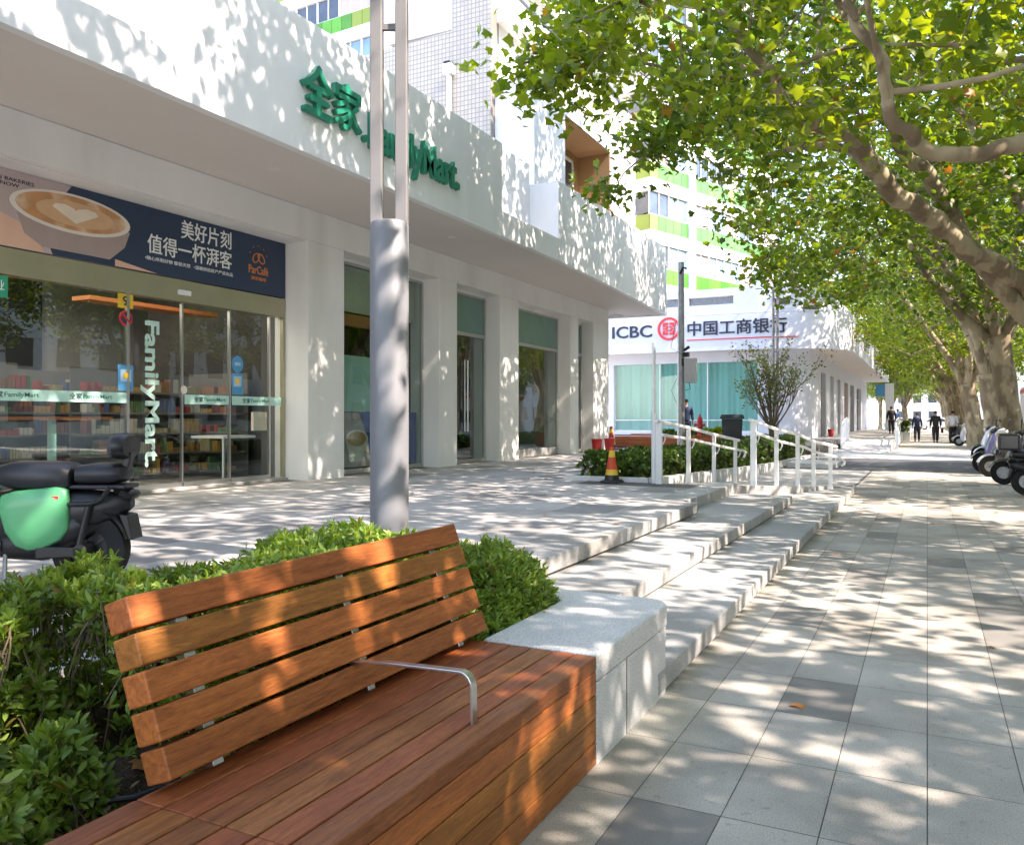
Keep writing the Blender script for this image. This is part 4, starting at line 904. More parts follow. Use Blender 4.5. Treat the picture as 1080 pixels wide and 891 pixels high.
# utility pole
up_ = empty('utility_pole', (-7.45,27.6,.4), 'dark grey utility pole with a grey metal box before the bank sign', 'utility pole')
up_.location = (-7.2,26.6,.4)
mb = MB(); mb.tube([(0,0,0),(0,0,6.1)], [.125,.10], 14); mb.build('pole', M['galv'], up_, world=False, smooth=True)
mb = MB(); mb.box(.13,.50,-.12,.12,2.15,2.95); mb.build('meter_box', M['frame'], up_, world=False, bevel=.01)
for q_ in (MB().box(.08,.26,-.1,.1,3.0,3.14), MB().box(.05,.16,-.1,.05,2.7,2.95), MB().tube([(.12,-.1,3.2),(.3,-.1,3.32)],.05,8), MB().tube([(0,-.13,5.7),(.1,-.13,5.9),(.22,-.13,5.85)],.04,6)): q_.build('fitting', M['black'], up_, world=False)
mb = MB(); mb.tube([(-.1,-.12,2.3),(-.28,-.14,1.9),(-.12,-.12,1.5)],.009,5); mb.tube([(.1,-.12,3.05),(-.3,-.14,3.3),(-.12,-.12,4.2)],.009,5); mb.tube([(.3,-.12,2.15),(.34,-.13,1.95),(.16,-.12,1.9)],.012,5); mb.build('cable', M['black'], up_, world=False)
# ------------------------------------------------------------------ bank building
K = empty('bank_building', (-8,42,.4), 'white bank building with rounded corner canopy and teal curtained window', 'building')
mb = MB(); mb.box(-20,-15.1,42.2,42.6,.2,4.9); mb.box(-15.1,-7.5,42.2,42.6,.2,.72); mb.box(-15.1,-7.5,42.2,42.6,4.25,4.9); 
band([(-7.499,42.2),(-7.1,42.2)]+[(-7.1+2*math.sin(R(t)), 44.2-2*math.cos(R(t))) for t in range(9,91,9)], .2, lambda y: 4.9, .4).build('corner_wall', M['bankwhite'], K, smooth=True, auto=25)
ops = [(47.0,49.4),(51.8,54.0),(56.2,58.2),(61.0,64.0),(66.0,69.5),(72.0,77.0)]
yy = 44.201
for a_, b_ in ops+[(82.0,82.0)]:
    mb.box(-5.5,-5.1,yy,a_,.2,4.9)
    if b_ > a_: mb.box(-5.5,-5.1,a_,b_,3.9,4.9)
    yy = b_
mb.box(-5.5,-5.1,82.0,84.5,.2,4.9)
mb.build('wall', M['bankwhite'], K)
mb = MB(); mb.box(-15.1,-7.5,42.34,42.36,.72,4.25); wn = mb.build('window', M['glassgreen'], K)
mb = MB(); 
n_ = 150; vs = []
for i in range(n_+1):
    x = -15.1+7.6*i/n_; y = 42.5+.012*math.sin(i*1.1)+.02*math.sin(i*.41); vs += [(x,y,.72),(x,y,4.25)]
mb.add(vs, [(2*i,2*i+2,2*i+3,2*i+1) for i in range(n_)]); mb.build('curtain', M['teal'], wn, smooth=True)
mb = MB()
for x in (-15.1,-12.6,-10.1,-7.56): mb.box(x,x+.05,42.30,42.40,.72,4.25)
mb.box(-15.1,-7.5,42.30,42.40,.70,.76); mb.box(-15.1,-7.5,42.30,42.40,1.28,1.32); mb.build('frame', M['railw'], wn)
for i, (a_, b_) in enumerate(ops):
    m_ = ['darkwin','upper','darkwin','red','darkwin','darkwin'][i]
    mb = MB(); mb.box(-5.4,-5.36,a_,b_,.4,3.9); w_ = mb.build('window' if i != 3 else 'red_door', M[m_], K)
    mb = MB(); mb.box(-5.36,-5.3,a_,a_+.08,.4,3.9); mb.box(-5.36,-5.3,b_-.08,b_,.4,3.9); mb.box(-5.36,-5.3,a_,b_,2.9,2.98); mb.build('frame', M['frame'], w_)
arc_ = [(-7.3+4*math.sin(R(t)), 45-4*math.cos(R(t))) for t in range(0,91,6)]
cf = [(-20,41.0),(-10,41.0)]+arc_+[(-3.28,60),(-3.2,84.5)]
band(cf, 4.75, lambda y: 6.5, .15).build('fascia', M['bankwhite'], K, smooth=True, auto=25)
cu_ = [(-20,41.02),(-11.0,41.02)]
# upper parapet with openings on the front
def seg(a_, b_, z0, z1):
    band([(a_,41.03),(b_,41.03)], z0, lambda y: z1, .2).build('parapet', M['bankwhite'], K)
seg(-20,-7.3,6.52,7.02); seg(-20,-7.3,7.42,7.8)
for a_, b_ in ((-20,-19.5),(-15.3,-14.9),(-11.2,-10.7),(-8.5,-7.3)): seg(a_, b_, 7.021, 7.419)
ar2 = [(-7.3+3.97*math.sin(R(t)), 45-3.97*math.cos(R(t))) for t in range(0,91,6)]+[(-3.33,45.5),(-3.4,54)]
for t0 in (9, 30, 50):
    band([(-7.3+3.985*math.sin(R(t0+k)), 45-3.985*math.cos(R(t0+k))) for k in range(0,15,3)], 6.98-.012*t0, lambda y: 7.30-.016*t0, .01).build('parapet_slot', M['dframe'], K)
band(ar2, 6.52, lambda y: max(6.56,7.8-.40*max(0,y-41.3)), .2).build('parapet', M['bankwhite'], K, smooth=True, auto=25)
mb = MB()
for a_, b_ in ((-19.5,-15.3),(-14.9,-11.2),(-10.7,-8.5)):
    x = a_
    while x < b_: mb.box(x,x+.035,41.14,41.17,6.93,7.41); x += .11
mb.box(-19.5,-8.4,41.2,41.22,6.93,7.41); mb.build('parapet_grille', M['galv'], K)
mb = MB(); pts = [(-20,42.2),(-20,41.1),(-10,41.1)]+[(x*1-.05,y+.04) for x, y in arc_]+[(-3.33,60),(-3.25,84.4),(-5.1,84.4),(-5.1,42.2)]; mb.prism(pts, 4.77, 4.85); mb.build('soffit', M['soffit'], K)
mb = MB(); mb.box(-20,-5.5,42.6,84.4,6.0,6.3); mb.box(-20,-19.8,41.2,84.4,0,7.7); mb.box(-20,-3.4,84.2,84.45,4.86,6.4); mb.build('roof', M['beige'], K)
mb = MB(); mb.box(-5.1,-3.3,41.2,84,.2,.398); mb.box(-20,-3.3,41.0,42.2,.2,.398); mb.build('platform', M['plaza'], K)
bs = empty('bank_sign', (-10.5,40.98,5.5), 'white bank canopy sign with black letters and a round red emblem', 'sign')
put_text('lettering','ICBC',(-14.75,40.995,5.55),2.15,.62,M['txtk'],bs,ax='Y',bold=.015,depth=.04)
put_text('lettering','中国工商银行',(-10.75,40.995,5.52),4.75,.72,M['txtk'],bs,ax='Y',bold=.03,depth=.04)
mb = MB(); x = -10.8
while x < -5.6: mb.box(x,x+.1,40.97,40.985,5.28,5.33); x += .1
mb.build('red_line', M['redlogo'], bs)
for ch in [o for o in bpy.data.objects if o.parent == bs]:      # lettering follows the curved fascia
    for v in ch.data.vertices:
        X_ = v.co.x+bs.location.x+7.3
        if X_ > 0: v.co.y += 4-math.sqrt(16-X_*X_)
lx, lz = -11.72, 5.93
def ringY(mb, r0, r1, y, n=40):
    vs = []
    for k in range(n):
        a_ = 2*math.pi*k/n
        for r in (r0,r1):
            for q in (y,y-.04): vs.append((lx+r*math.cos(a_), q, lz+r*math.sin(a_)))
    fs = []
    for k in range(n):
        i, j = k*4, ((k+1)%n)*4; fs += [(i+1,i+3,j+3,j+1),(i+2,j+2,j+3,i+3),(i,i+1,j+1,j)]
    mb.add(vs, fs)
mb = MB(); ringY(mb,.47,.585,40.99); mb.build('emblem_ring', M['redlogo'], bs)
mb = MB(); f = lambda x0,x1,z0,z1: mb.box(lx+x0,lx+x1,40.95,40.985,lz+z0,lz+z1)
for s in (-1,1):
    f(-.30,.30,.20*s-.05*(s<0)-.0,.20*s+.05+.05*(s>0)) if False else None
for sx in (-1,1):
    a_, b_ = sorted((.035*sx,.31*sx))
    f(a_,b_,.20,.31); f(a_,b_,-.31,-.20)
    c_, d_ = sorted((.19*sx,.31*sx)); f(c_,d_,.08,.20); f(c_,d_,-.20,-.08)
    e_, g_ = sorted((.10*sx,.31*sx)); f(e_,g_,-.035,.035)
    h_, i_ = sorted((.035*sx,.13*sx)); f(h_,i_,.035,.15); f(h_,i_,-.15,-.035)
mb.build('emblem_mark', M['redlogo'], bs)
# far blue sign pole, platforms and railings in front of the bank
bp_ = empty('blue_sign', (-2.6,70,0), 'blue and white vertical sign past the end of the bank canopy', 'sign'); bp_.location = (-2.9,78,0)
MB().box(-.35,.35,-.1,.1,0,4.4).build('panel', M['fascia'], bp_, world=False); MB().box(-1.1,-.36,-.1,.1,3.3,4.3).build('blue_panel', M['bluesign'], bp_, world=False)
mb = MB(); mb.box(-3.3,-1.35,41.0,84,.0,.396); tag(mb.build('entrance_platform', M['plaza'], bevel=.01), 'raised pale platform in front of the bank entrance', 'platform')
mb = MB(); mb.prism3([(-3.3,36.5,.002),(-3.3,41,.39),(-3.3,41,-.1),(-3.3,36.5,-.1)],(1.9,0,0)); struct(mb.build('bank_ramp', M['plaza']))
railing('entrance_railing','white railing left of the bank ramp',[(-3.35,38.6,.15,1.1),(-3.35,39.4,.2,1.2),(-3.35,40.2,.3,1.3),(-3.35,41.1,.4,1.4),(-3.35,42.0,.4,1.42)][::-1],lower=False,r=.03)
railing('entrance_railing','white railing at the kerb side edge of the bank platform',[(-1.15,38.8,.0,.85),(-1.25,41.2,.15,1.0),(-1.35,43.8,.3,1.15),(-1.4,46.6,.4,1.3),(-1.42,50,.4,1.4),(-1.45,54,.4,1.4),(-1.5,60,.4,1.4)],lower=True,r=.03)
hb = empty('box_planter', (-1.0,52,0), 'pale box planter with a clipped bush beside the walkers', 'planter'); MB().box(-1.75,-.95,56,57.5,0,.55).build('box', M['granite'], hb)
hedge('box_shrub','small clipped dark bush growing in the pale box planter','shrub',lambda x,y:1.15,-1.7,-1.0,56.1,57.4,.5,150,M['box'],.16,SQ,8,71,M['twig'])
# ------------------------------------------------------------------ apartment towers
def apartments(loc, ang, L_, D_, floors, label, z_off=9.0, piers=(4.0,)):
    """front facade runs from the corner along local +x, faces local -y; side face along +y at x=0"""
    T = empty('apartment_tower', loc, label, 'building', 'green balcony towers', rz=ang); fh = 3.05
    rn = random.Random(int(L_*7+loc[0]))
    MB().box(.6,L_,.9,D_,0,z_off+floors*fh+2).build('wall', M['cream'], T, world=False)
    kmin = -1
    bays = [0]+[p_+.27 for p_ in piers]+[L_]
    for k in range(kmin, floors):
        z = z_off+k*fh
        MB().box(0,L_,0,1.0,z-.38,z+.36).box(0,.9,1.0,D_*.5,z-.38,z+.36).build('floor_slab', M['white'], T, world=False)
        for i in range(len(bays)-1):
            a_, b_ = bays[i]+(.3 if i else .02), bays[i+1]-(.3 if i+2 < len(bays) else 0)
            if b_-a_ < 1: continue
            q = MB(); x = a_; j = 0
            while x < b_-.1:
                q.mat(1 if (j < 1 and i == 0) or (j > 4 and rn.random() < .12) else 0); e = min(x+.8, b_); q.box(x,e-.03,.03,.07,z+.37,z+1.28); x = e; j += 1
            q.build('balustrade', [M['greenglass'], M['yelglass']], T, world=False)
            n_ = max(1, round((b_-a_)/1.75)); w_ = (b_-a_)/n_
            for j in range(n_):
                r = rn.random(); x = a_+j*w_
                wo_ = MB().box(x+.05,x+w_-.05,.16,.2,z+1.32,z+2.6).build('window', M['darkwin' if r < .25 else ('bluewin' if r < .65 else 'blind')], T, world=False)
                q = MB(); [q.box(c_,c_+.05,.10,.158,z+1.3,z+2.64) for c_ in (x,x+w_/2-.02,x+w_-.05)]; q.box(x,x+w_,.10,.158,z+1.28,z+1.34); q.build('frame', M['railw'], wo_, world=False)
        MB().box(.03,.07,.1,1.3,z+.37,z+1.28).build('balustrade', M['yelglass'], T, world=False)
        MB().box(.1,.14,1.3,D_*.5,z+.37,z+1.1).build('side_railing', M['galv'], T, world=False)
        MB().box(.18,.2,.3,1.6,z+1.4,z+2.5).build('window', M['darkwin'], T, world=False)
    for p_ in piers: MB().box(p_,p_+.55,-.12,.3,0,z_off+floors*fh).build('pier', M['white'], T, world=False)
    return T
# facade direction rotated 19 deg from +Y toward +X
apartments((-14.4,46.5,0), R(90-19), 15.5, 9, 8, 'tall apartment tower with lime green balcony glass behind the bank')
apartments((-37,40,0), R(-4), 17, 9, 7, 'apartment tower with green balconies behind the store roof', piers=(8.9,))
# distant blocks at the end of the street
for (x0,x1,y0,y1,h,m_,lb) in ((-30,-8,150,170,18,'beige','beige block closing the left side of the street end'),(-6,10,175,190,9,'white','low white block at the far end of the street'),(12,40,140,160,16,'cream','cream block at the far right behind the trees')):
    d_ = empty('distant_building', (x0,y0,0), lb, 'building'); MB().box(x0,x1,y0,y1,-.2,h).build('wall', M[m_], d_)
    z = 1.2
    while z < h-2:
        x = x0+1
        while x < x1-2: MB().box(x,x+1.4,y0-.05,y0-.002,z,z+1.5).build('window', M['darkwin'], d_); x += 2.6
        z += 3.1
for i, (y0, y1, h, m_) in enumerate(((-34,-8,13,'cream'),(-6,22,16,'beige'),(24,52,12,'white'),(54,100,17,'cream'))):
    d_ = empty('street_building', (26,y0,0), ['cream','beige','white','second cream'][i]+' building across the road, mirrored in the store glass', 'building'); MB().box(26,38,y0,y1,-.2,h).build('wall', M[m_], d_)
    z = 1.2
    while z < h-2:
        y = y0+1
        while y < y1-2: MB().box(25.95,25.998,y,y+1.5,z,z+1.6).build('window', M['darkwin'], d_); y += 2.8
        z += 3.1
# ------------------------------------------------------------------ scooters
def ring_(x, yc, zc, hy, hz, n=16, p=2.6):
    o = []
    for k in range(n):
        a_ = 2*math.pi*k/n; c_, s_ = math.cos(a_), math.sin(a_)
        o.append((x, yc+hy*math.copysign(abs(c_)**(2/p),c_), zc+hz*math.copysign(abs(s_)**(2/p),s_)))
    return o
def loftx(secs, p=2.6): 
    mb = MB(); mb.loft([ring_(*s, p=p) for s in secs]); return mb
def scooter(loc, rz, label, paint, nose, group='scooters parked in a row under the trees', box=False, seatm='seatk'):
    s = empty('scooter', loc, label, 'scooter', group, rz=rz); bd = lambda mb, n, m, **k: mb.build(n, m, s, world=False, **k)
    for nm, x in (('front_wheel',.62),('rear_wheel',-.555)):
        pr = [(.115,-.045),(.17,-.05),(.215,-.045),(.225,-.02),(.228,0),(.225,.02),(.215,.045),(.17,.05),(.115,.045)]
        mb = MB(); n = 28; vs = []
        for r, h in pr:
            for k in range(n): vs.append((x+r*math.cos(2*math.pi*k/n), h, .228+r*math.sin(2*math.pi*k/n)))
        m_ = len(pr); mb.add(vs, [((i%m_)*n+k,(i%m_)*n+(k+1)%n,((i+1)%m_)*n+(k+1)%n,((i+1)%m_)*n+k) for i in range(m_) for k in range(n)])
        wh_ = bd(mb, nm, M['rubber'], smooth=True)
        mb = MB(); mb.lathe([(.125,-.03),(.125,.03)], (x,0,.228), 20, 'y'); mb.lathe([(.05,-.07),(.05,.07)], (x,0,.228), 12, 'y')
        for k in range(5):
            a_ = k*2*math.pi/5; c_, s_ = math.cos(a_), math.sin(a_); mb.obox((x+.075*c_,0,.228+.075*s_), Vector((c_,0,s_))*.12, (0,.075,0), Vector((-s_,0,c_))*.02)
        mb.build('rim', M['black'] if paint == M['mintpaint'] else M['galv'], wh_, world=False)
    # rear body, footboard, leg shield
    bd(loftx([(-.80,0,.50,.03,.03),(-.74,0,.49,.07,.07),(-.55,0,.46,.11,.12),(-.3,0,.42,.125,.17),(-.05,0,.40,.12,.18),(.02,0,.38,.09,.16)]), 'body', M['black'], smooth=True)
    bd(loftx([(-.1,0,.26,.14,.06),(.1,0,.235,.15,.04),(.35,0,.235,.15,.04),(.46,0,.27,.12,.07)]), 'footboard', M['black'], smooth=True)
    mb = MB(); rs = []
    for z, x, hy, t in ((.20,.40,.12,.08),(.35,.46,.19,.12),(.55,.46,.22,.12),(.72,.41,.20,.11),(.88,.37,.15,.09),(.96,.35,.08,.05)):
        rs.append([(x+t*math.cos(2*math.pi*k/16), hy*math.sin(2*math.pi*k/16), z) for k in range(16)])
    mb.loft(rs); bd(mb, 'leg_shield', paint, smooth=True)
    mb = MB(); mb.tube([(.60,0,.25),(.47,0,.62),(.36,0,.98)], [.03,.035,.03], 10); bd(mb, 'steering_column', M['galv'], smooth=True)
    bd(loftx([(.28,0,.98,.07,.04),(.36,0,1.0,.13,.06),(.43,0,.98,.10,.055),(.47,0,.97,.05,.03)]), 'handlebar_cover', nose, smooth=True)
    mb = MB(); mb.tube([(.27,-.34,1.02),(.33,-.2,1.04),(.36,0,1.0),(.33,.2,1.04),(.27,.34,1.02)], .017, 8); hb_ = bd(mb, 'handlebar', M['black'], smooth=True)
    for sd in (-1,1):
        mb = MB(); mb.tube([(.33,sd*.2,1.04),(.32,sd*.26,1.18)], .006, 6); mb.ball((.32,sd*.29,1.22),.015,.06,.04); mb.build('mirror', M['black'], hb_, world=False, smooth=True)
    mb = MB(); mb.ball((.475,0,.93),.035,.07,.05); bd(mb, 'headlight', M['cup'], smooth=True)
    # front mudguard, rear mudguard
    def guard(cx, r, a0, a1, w_, name, m):
        vs = []; n = 12
        for i in range(n+1):
            a_ = R(a0+(a1-a0)*i/n)
            for (q, y) in ((r,-w_),(r+.022,-w_*.6),(r+.03,0),(r+.022,w_*.6),(r,w_),(r-.008,w_*.9),(r+.016,0),(r-.008,-w_*.9)): vs.append((cx+q*math.cos(a_), y, .228+q*math.sin(a_)))
        mb = MB(); mb.add(vs, [(i*8+k,i*8+(k+1)%8,(i+1)*8+(k+1)%8,(i+1)*8+k) for i in range(n) for k in range(8)]+[tuple(range(8)), tuple(range(n*8,n*8+8))]); return bd(mb, name, m, smooth=True)
    guard(.62,.25,20,165,.075,'front_mudguard',nose); guard(-.555,.25,35,165,.085,'rear_mudguard',M['black'])
    mb = MB(); mb.prism3([(-.75,-.07,.44),(-.80,-.07,.43),(-.83,-.07,.29),(-.81,-.07,.285)],(0,.14,0)); bd(mb, 'plate_holder', M['black'], bevel=.004)
    bd(loftx([(-.62,0,.40,.05,.06),(-.5,0,.36,.12,.11),(-.3,0,.28,.13,.12),(-.1,0,.26,.13,.09),(.0,0,.25,.1,.05)]), 'lower_body', M['black'], smooth=True)
    mb = MB(); mb.prism3([(-.3,.11,.26),(-.555,.11,.255),(-.60,.11,.228),(-.555,.11,.20),(-.3,.11,.19)],(0,.03,0)); mb.tube([(-.54,.12,.24),(-.60,.11,.50)],.022,8); mb.lathe([(.045,-.03),(.045,.05)],(-.555,.09,.228),12,'y'); bd(mb, 'swing_arm', M['black'], bevel=.006)
    # side panels: shield outline with slight bulge
    out = [(-.075,.50),(-.10,.555),(-.17,.578),(-.42,.605),(-.475,.585),(-.485,.50),(-.485,.36),(-.44,.295),(-.34,.245),(-.25,.235),(-.18,.26),(-.12,.34)]
    for sd in (1,-1):
        vs = []; n = len(out); cx, cz_ = -.29,.43
        for f_, y in ((1,.100),(1,.128),(.93,.144),(.6,.156)):
            for (x, z) in out: vs.append((cx+(x-cx)*f_, sd*y, cz_+(z-cz_)*f_))
        fs = [(i*n+k,i*n+(k+1)%n,(i+1)*n+(k+1)%n,(i+1)*n+k) for i in range(3) for k in range(n)]+[tuple(range(3*n,4*n))]
        if sd > 0: fs = [tuple(reversed(q)) for q in fs]
        mb = MB(); mb.add(vs, fs); sp_ = bd(mb, 'side_panel', paint, smooth=True, auto=50)
        mb = MB(); mb.box(-.44,-.37,sd*.150-.004,sd*.150+.002,.535,.552); mb.build('badge', M['redlogo'], sp_, world=False)
    # seats
    bd(loftx([(.02,0,.66,.05,.03),(-.02,0,.665,.10,.055),(-.14,0,.665,.135,.085),(-.3,0,.66,.145,.09),(-.43,0,.655,.14,.085),(-.475,0,.65,.11,.065),(-.485,0,.65,.06,.04)], 3.2), 'driver_seat', M[seatm], smooth=True)
    bd(loftx([(-.495,0,.675,.07,.03),(-.51,0,.67,.11,.055),(-.60,0,.675,.125,.062),(-.72,0,.675,.12,.06),(-.765,0,.675,.095,.045),(-.78,0,.675,.05,.025)], 3.2), 'passenger_seat', M[seatm], smooth=True)
    mb = MB(); mb.box(-.80,-.45,-.09,.09,.585,.612); bd(mb, 'seat_base', M['black'], bevel=.01)
    mb = MB()
    for sd in (-1,1): mb.tube([(-.47,sd*.12,.50),(-.62,sd*.13,.505),(-.68,sd*.13,.53),(-.72,sd*.12,.60)], .014, 8)
    bd(mb, 'grab_rail', M['black'], smooth=True)
    mb = MB(); mb.tube([(-.70,0,.58),(-.80,0,.555)],.03,8); mb.ball((-.80,.0,.55),.035,.08,.03); mb.tube([(-.78,.10,.56),(-.83,.13,.55)],.02,8); bd(mb, 'tail_light', M['black'], smooth=True)
    if box:
        bd(MB().box(-.98,-.66,-.19,.19,.74,1.02), 'luggage_box', nose, bevel=.04)
    else:
        mb = MB(); mb.prism3([(-.745,-.03,.70),(-.785,-.03,.70),(-.805,-.03,.80),(-.765,-.03,.80)],(0,.06,0)); bd(mb, 'backrest_stem', M['black'], bevel=.006)
        mb = MB(); 
        mb.loft([ring_(-.70,0,.835,.10,.045), ring_(-.705,0,.835,.125,.068), ring_(-.73,0,.835,.13,.074)]); bd(mb, 'backrest_pad', M['pad'], smooth=True)
        mb = MB(); mb.loft([ring_(-.731,0,.835,.134,.078), ring_(-.765,0,.835,.135,.078), ring_(-.795,0,.835,.115,.062)]); bd(mb, 'backrest_shell', M['black'], smooth=True)
    mb = MB(); mb.tube([(-.1,.09,.25),(-.16,.2,.02)],.012,6); bd(mb, 'side_stand', M['galv'])
    return s
g_ = scooter((-4.925,3.0,.40), R(-153.3), 'mint green scooter with black two part seat and small backrest on the plaza', M['mintpaint'], M['mintpaint'], group=None)
g_.pop('group', None)
blk = mat('scooter_black', (.02,.02,.022), .25, coat=.6); wht = mat('scooter_white', (.7,.71,.74), .25, coat=.6); pur = mat('scooter_violet', (.18,.17,.36), .25, coat=.6); redp = mat('scooter_red', (.5,.015,.02), .25, coat=.6)
sp = [((2.22,17.6,0),R(2),'black scooter with red front cut by the right edge of picture',redp,blk,True),
      ((2.12,20.2,0),R(174),'black and white scooter, second from the picture edge',blk,blk,False),
      ((2.0,22.9,0),R(192),'dark scooter with white mudguard parked third from the picture edge',blk,wht,False),
      ((1.95,24.3,0),R(170),'scooter with violet front panel near the leaning tree',pur,blk,False),
      ((2.2,28.6,0),R(180),'black scooter with white top box beside the second trunk',blk,wht,True),
      ((2.2,31.0,0),R(186),'white scooter farther along beside the trunks',wht,blk,False),
      ((2.0,52,0),R(180),'far black scooter beside the walkers',blk,blk,True),
      ((2.1,47,0),R(176),'far white scooter behind the thick trunk',wht,wht,False)]
for a_ in sp:
    q_ = scooter(a_[0], a_[1], a_[2], a_[3], a_[4], box=a_[5]); q_.scale = (1.1,1.1,1.1)
# ------------------------------------------------------------------ people
def person(loc, rz, label, shirt, trousers, stride=.2, h=1.72, arm=0.0, bag=False):
    """faces local +y"""
    s = empty('person', loc, label, 'person', None, rz=rz); k = h/1.72
    def skin(name, V, E, m, root=0):
        me = bpy.data.meshes.new(name); me.from_pydata([(x*k,y*k,z*k) for x,y,z,_ in V], E, []); me.materials.append(m)
        o = bpy.data.objects.new(name, me); COL.objects.link(o); o.parent = s
        md = o.modifiers.new('skin','SKIN'); md.use_smooth_shade = True
        for i, v in enumerate(V): me.skin_vertices[0].data[i].radius = (v[3]*k,v[3]*k*.8 if i in (0,) else v[3]*k)
        me.skin_vertices[0].data[root].use_root = True
        sb = o.modifiers.new('sub','SUBSURF'); sb.levels = 1; sb.render_levels = 1; return o
    st_ = stride
    V = [(0,0,.93,.07),(0,0,1.10,.07),(0,0,1.30,.08),(0,0,1.43,.06),(0,.01,1.50,.052),(0,.02,1.56,.06),(0,.03,1.63,.088),(0,.01,1.69,.06),
         (.09,0,.88,.05),(.10,st_*.45,.50,.045),(.10,st_*.8,.10,.04),(.10,st_*.8+.14,.04,.035),
         (-.09,0,.88,.05),(-.10,-st_*.3,.50,.045),(-.10,-st_*1.1,.14,.04),(-.10,-st_*1.1+.13,.04,.035),
         (.19,0,1.40,.035),(.245,-st_*.25,1.14,.032),(.25,st_*.1+arm,.90,.03),(.25,st_*.2+arm,.82,.028),
         (-.19,0,1.40,.035),(-.245,-.02,1.14,.032),(-.25,st_*.35,.91,.03),(-.25,st_*.45,.83,.028)]
    E = [(0,1),(1,2),(2,3),(3,4),(4,5),(5,6),(6,7),(0,8),(8,9),(9,10),(10,11),(0,12),(12,13),(13,14),(14,15),(3,16),(16,17),(17,18),(18,19),(3,20),(20,21),(21,22),(22,23)]
    for hnd in (19,23):
        hx, hy_, hz_, _ = V[hnd]
        for q in range(5):
            V.append((hx+(-.024+.012*q), hy_+.02+(.02 if q == 0 else 0), hz_-(.055 if q else .03)-.008*(q in (2,3)), .008)); E.append((hnd, len(V)-1))
    skin('body', V, E, M['skin'])
    VS = [(0,0,.84,.175),(0,0,1.10,.16),(0,0,1.30,.18),(0,0,1.42,.13),(.17,0,1.41,.085),(.235,-st_*.25,1.14,.065),(.248,st_*.05+arm*.8,.92,.052),(-.17,0,1.41,.085),(-.235,-.02,1.14,.065),(-.248,st_*.3,.92,.052)]
    skin('shirt', VS, [(0,1),(1,2),(2,3),(3,4),(4,5),(5,6),(3,7),(7,8),(8,9)], shirt)
    VT = [(0,0,1.0,.155),(.085,0,.84,.12),(.10,st_*.45,.50,.09),(.10,st_*.8,.08,.07),(-.085,0,.84,.12),(-.10,-st_*.3,.50,.09),(-.10,-st_*1.1,.12,.07)]
    skin('trousers', VT, [(0,1),(1,2),(2,3),(0,4),(4,5),(5,6)], trousers)
    mb = MB(); mb.ball((0,.008*k,1.655*k),.088*k,.098*k,.088*k,12,8); mb.build('hair', M['hair'], s, world=False, smooth=True)
    for sx, y_, z_ in ((.10,st_*.8,.0),(-.10,-st_*1.1,.02)):
        mb = MB(); mb.loft([[(sx*k-.045,y_-.09,z_+.0),(sx*k+.045,y_-.09,z_),(sx*k+.045,y_-.09,z_+.09),(sx*k-.045,y_-.09,z_+.09)],[(sx*k-.048,y_+.06,z_),(sx*k+.048,y_+.06,z_),(sx*k+.048,y_+.06,z_+.08),(sx*k-.048,y_+.06,z_+.08)],[(sx*k-.035,y_+.17,z_),(sx*k+.035,y_+.17,z_),(sx*k+.035,y_+.17,z_+.04),(sx*k-.035,y_+.17,z_+.04)]]); mb.build('shoe', M['black'], s, world=False, bevel=.01)
    if bag: MB().box(.27*k,.37*k,-.12,.16,.55*k,.82*k).build('bag', M['cloth_black'], s, world=False, bevel=.02)
    return s
person((-.55,55.5,0),0,'leftmost of three people walking away, in black clothes',M['cloth_navy'],M['cloth_black'],.3,1.72)
person((.42,52.5,0),R(6),'middle walker in black jacket carrying a bag, seen from behind',M['cloth_black'],M['cloth_black'],.26,1.8,bag=True)
person((1.28,52.5,0),R(-4),'right walker in white shirt and black trousers, seen from behind',M['cloth_white'],M['cloth_black'],.2,1.8)
person((-7.83,29.6,.4),R(200),'person in dark blue standing behind the utility pole',M['cloth_navy'],M['cloth_navy'],.06,1.68)
person((-2.05,58,.4),R(10),'person in black on the far platform beside the bank railing',M['cloth_black'],M['cloth_black'],.1,1.75)
person((-1.75,60.5,.4),R(60),'person in blue shirt on the far platform beside the bank railing',M['cloth_blue'],M['cloth_navy'],.1,1.6)
# ------------------------------------------------------------------ vehicles far off
def car(loc, rz, label, m):
    c = empty('parked_car', loc, label, 'car', 'cars parked far down the street', rz=rz)
    pr = [(-2.1,.35),(-2.15,.75),(-1.9,.95),(-1.3,1.02),(-.7,1.42),(.7,1.45),(1.5,1.0),(2.0,.88),(2.1,.5),(2.0,.3)]
    mb = MB(); mb.prism3([(x,-.85,z) for x,z in pr],(0,1.7,0)); mb.build('body', m, c, world=False, bevel=.08, smooth=True)
    mb = MB()
    for sd in (-.862,.852): mb.prism3([(-1.15,sd,1.02),(-.65,sd,1.36),(.62,sd,1.38),(1.25,sd,1.02)],(0,.01,0))
    mb.prism3([(-1.33,-.7,1.04),(-1.33,.7,1.04),(-.78,.62,1.40),(-.78,-.62,1.40)],(-.03,0,.03)); mb.build('window', M['darkwin'], c, world=False)
    for x in (-1.3,1.3):
        for sd in (-.8,.8): mb = MB(); mb.lathe([(.31,-.1),(.31,.1)],(x,sd,.31),20,'y'); wl = mb.build('wheel', M['rubber'], c, world=False); mb = MB(); mb.lathe([(.19,-.105),(.19,.105)],(x,sd,.31),14,'y'); mb.build('rim', M['galv'], wl, world=False)
    for sd in (-.6,.6): mb = MB(); mb.box(-2.17,-2.12,sd-.15,sd+.15,.7,.85); mb.build('tail_light', M['red'], c, world=False)
    return c
car((4.4,62,-.12),R(90),'white car parked by the kerb beyond the trunks',M['carwhite']); car((4.4,69,-.12),R(90),'grey car parked beyond the white one',M['cargrey'])
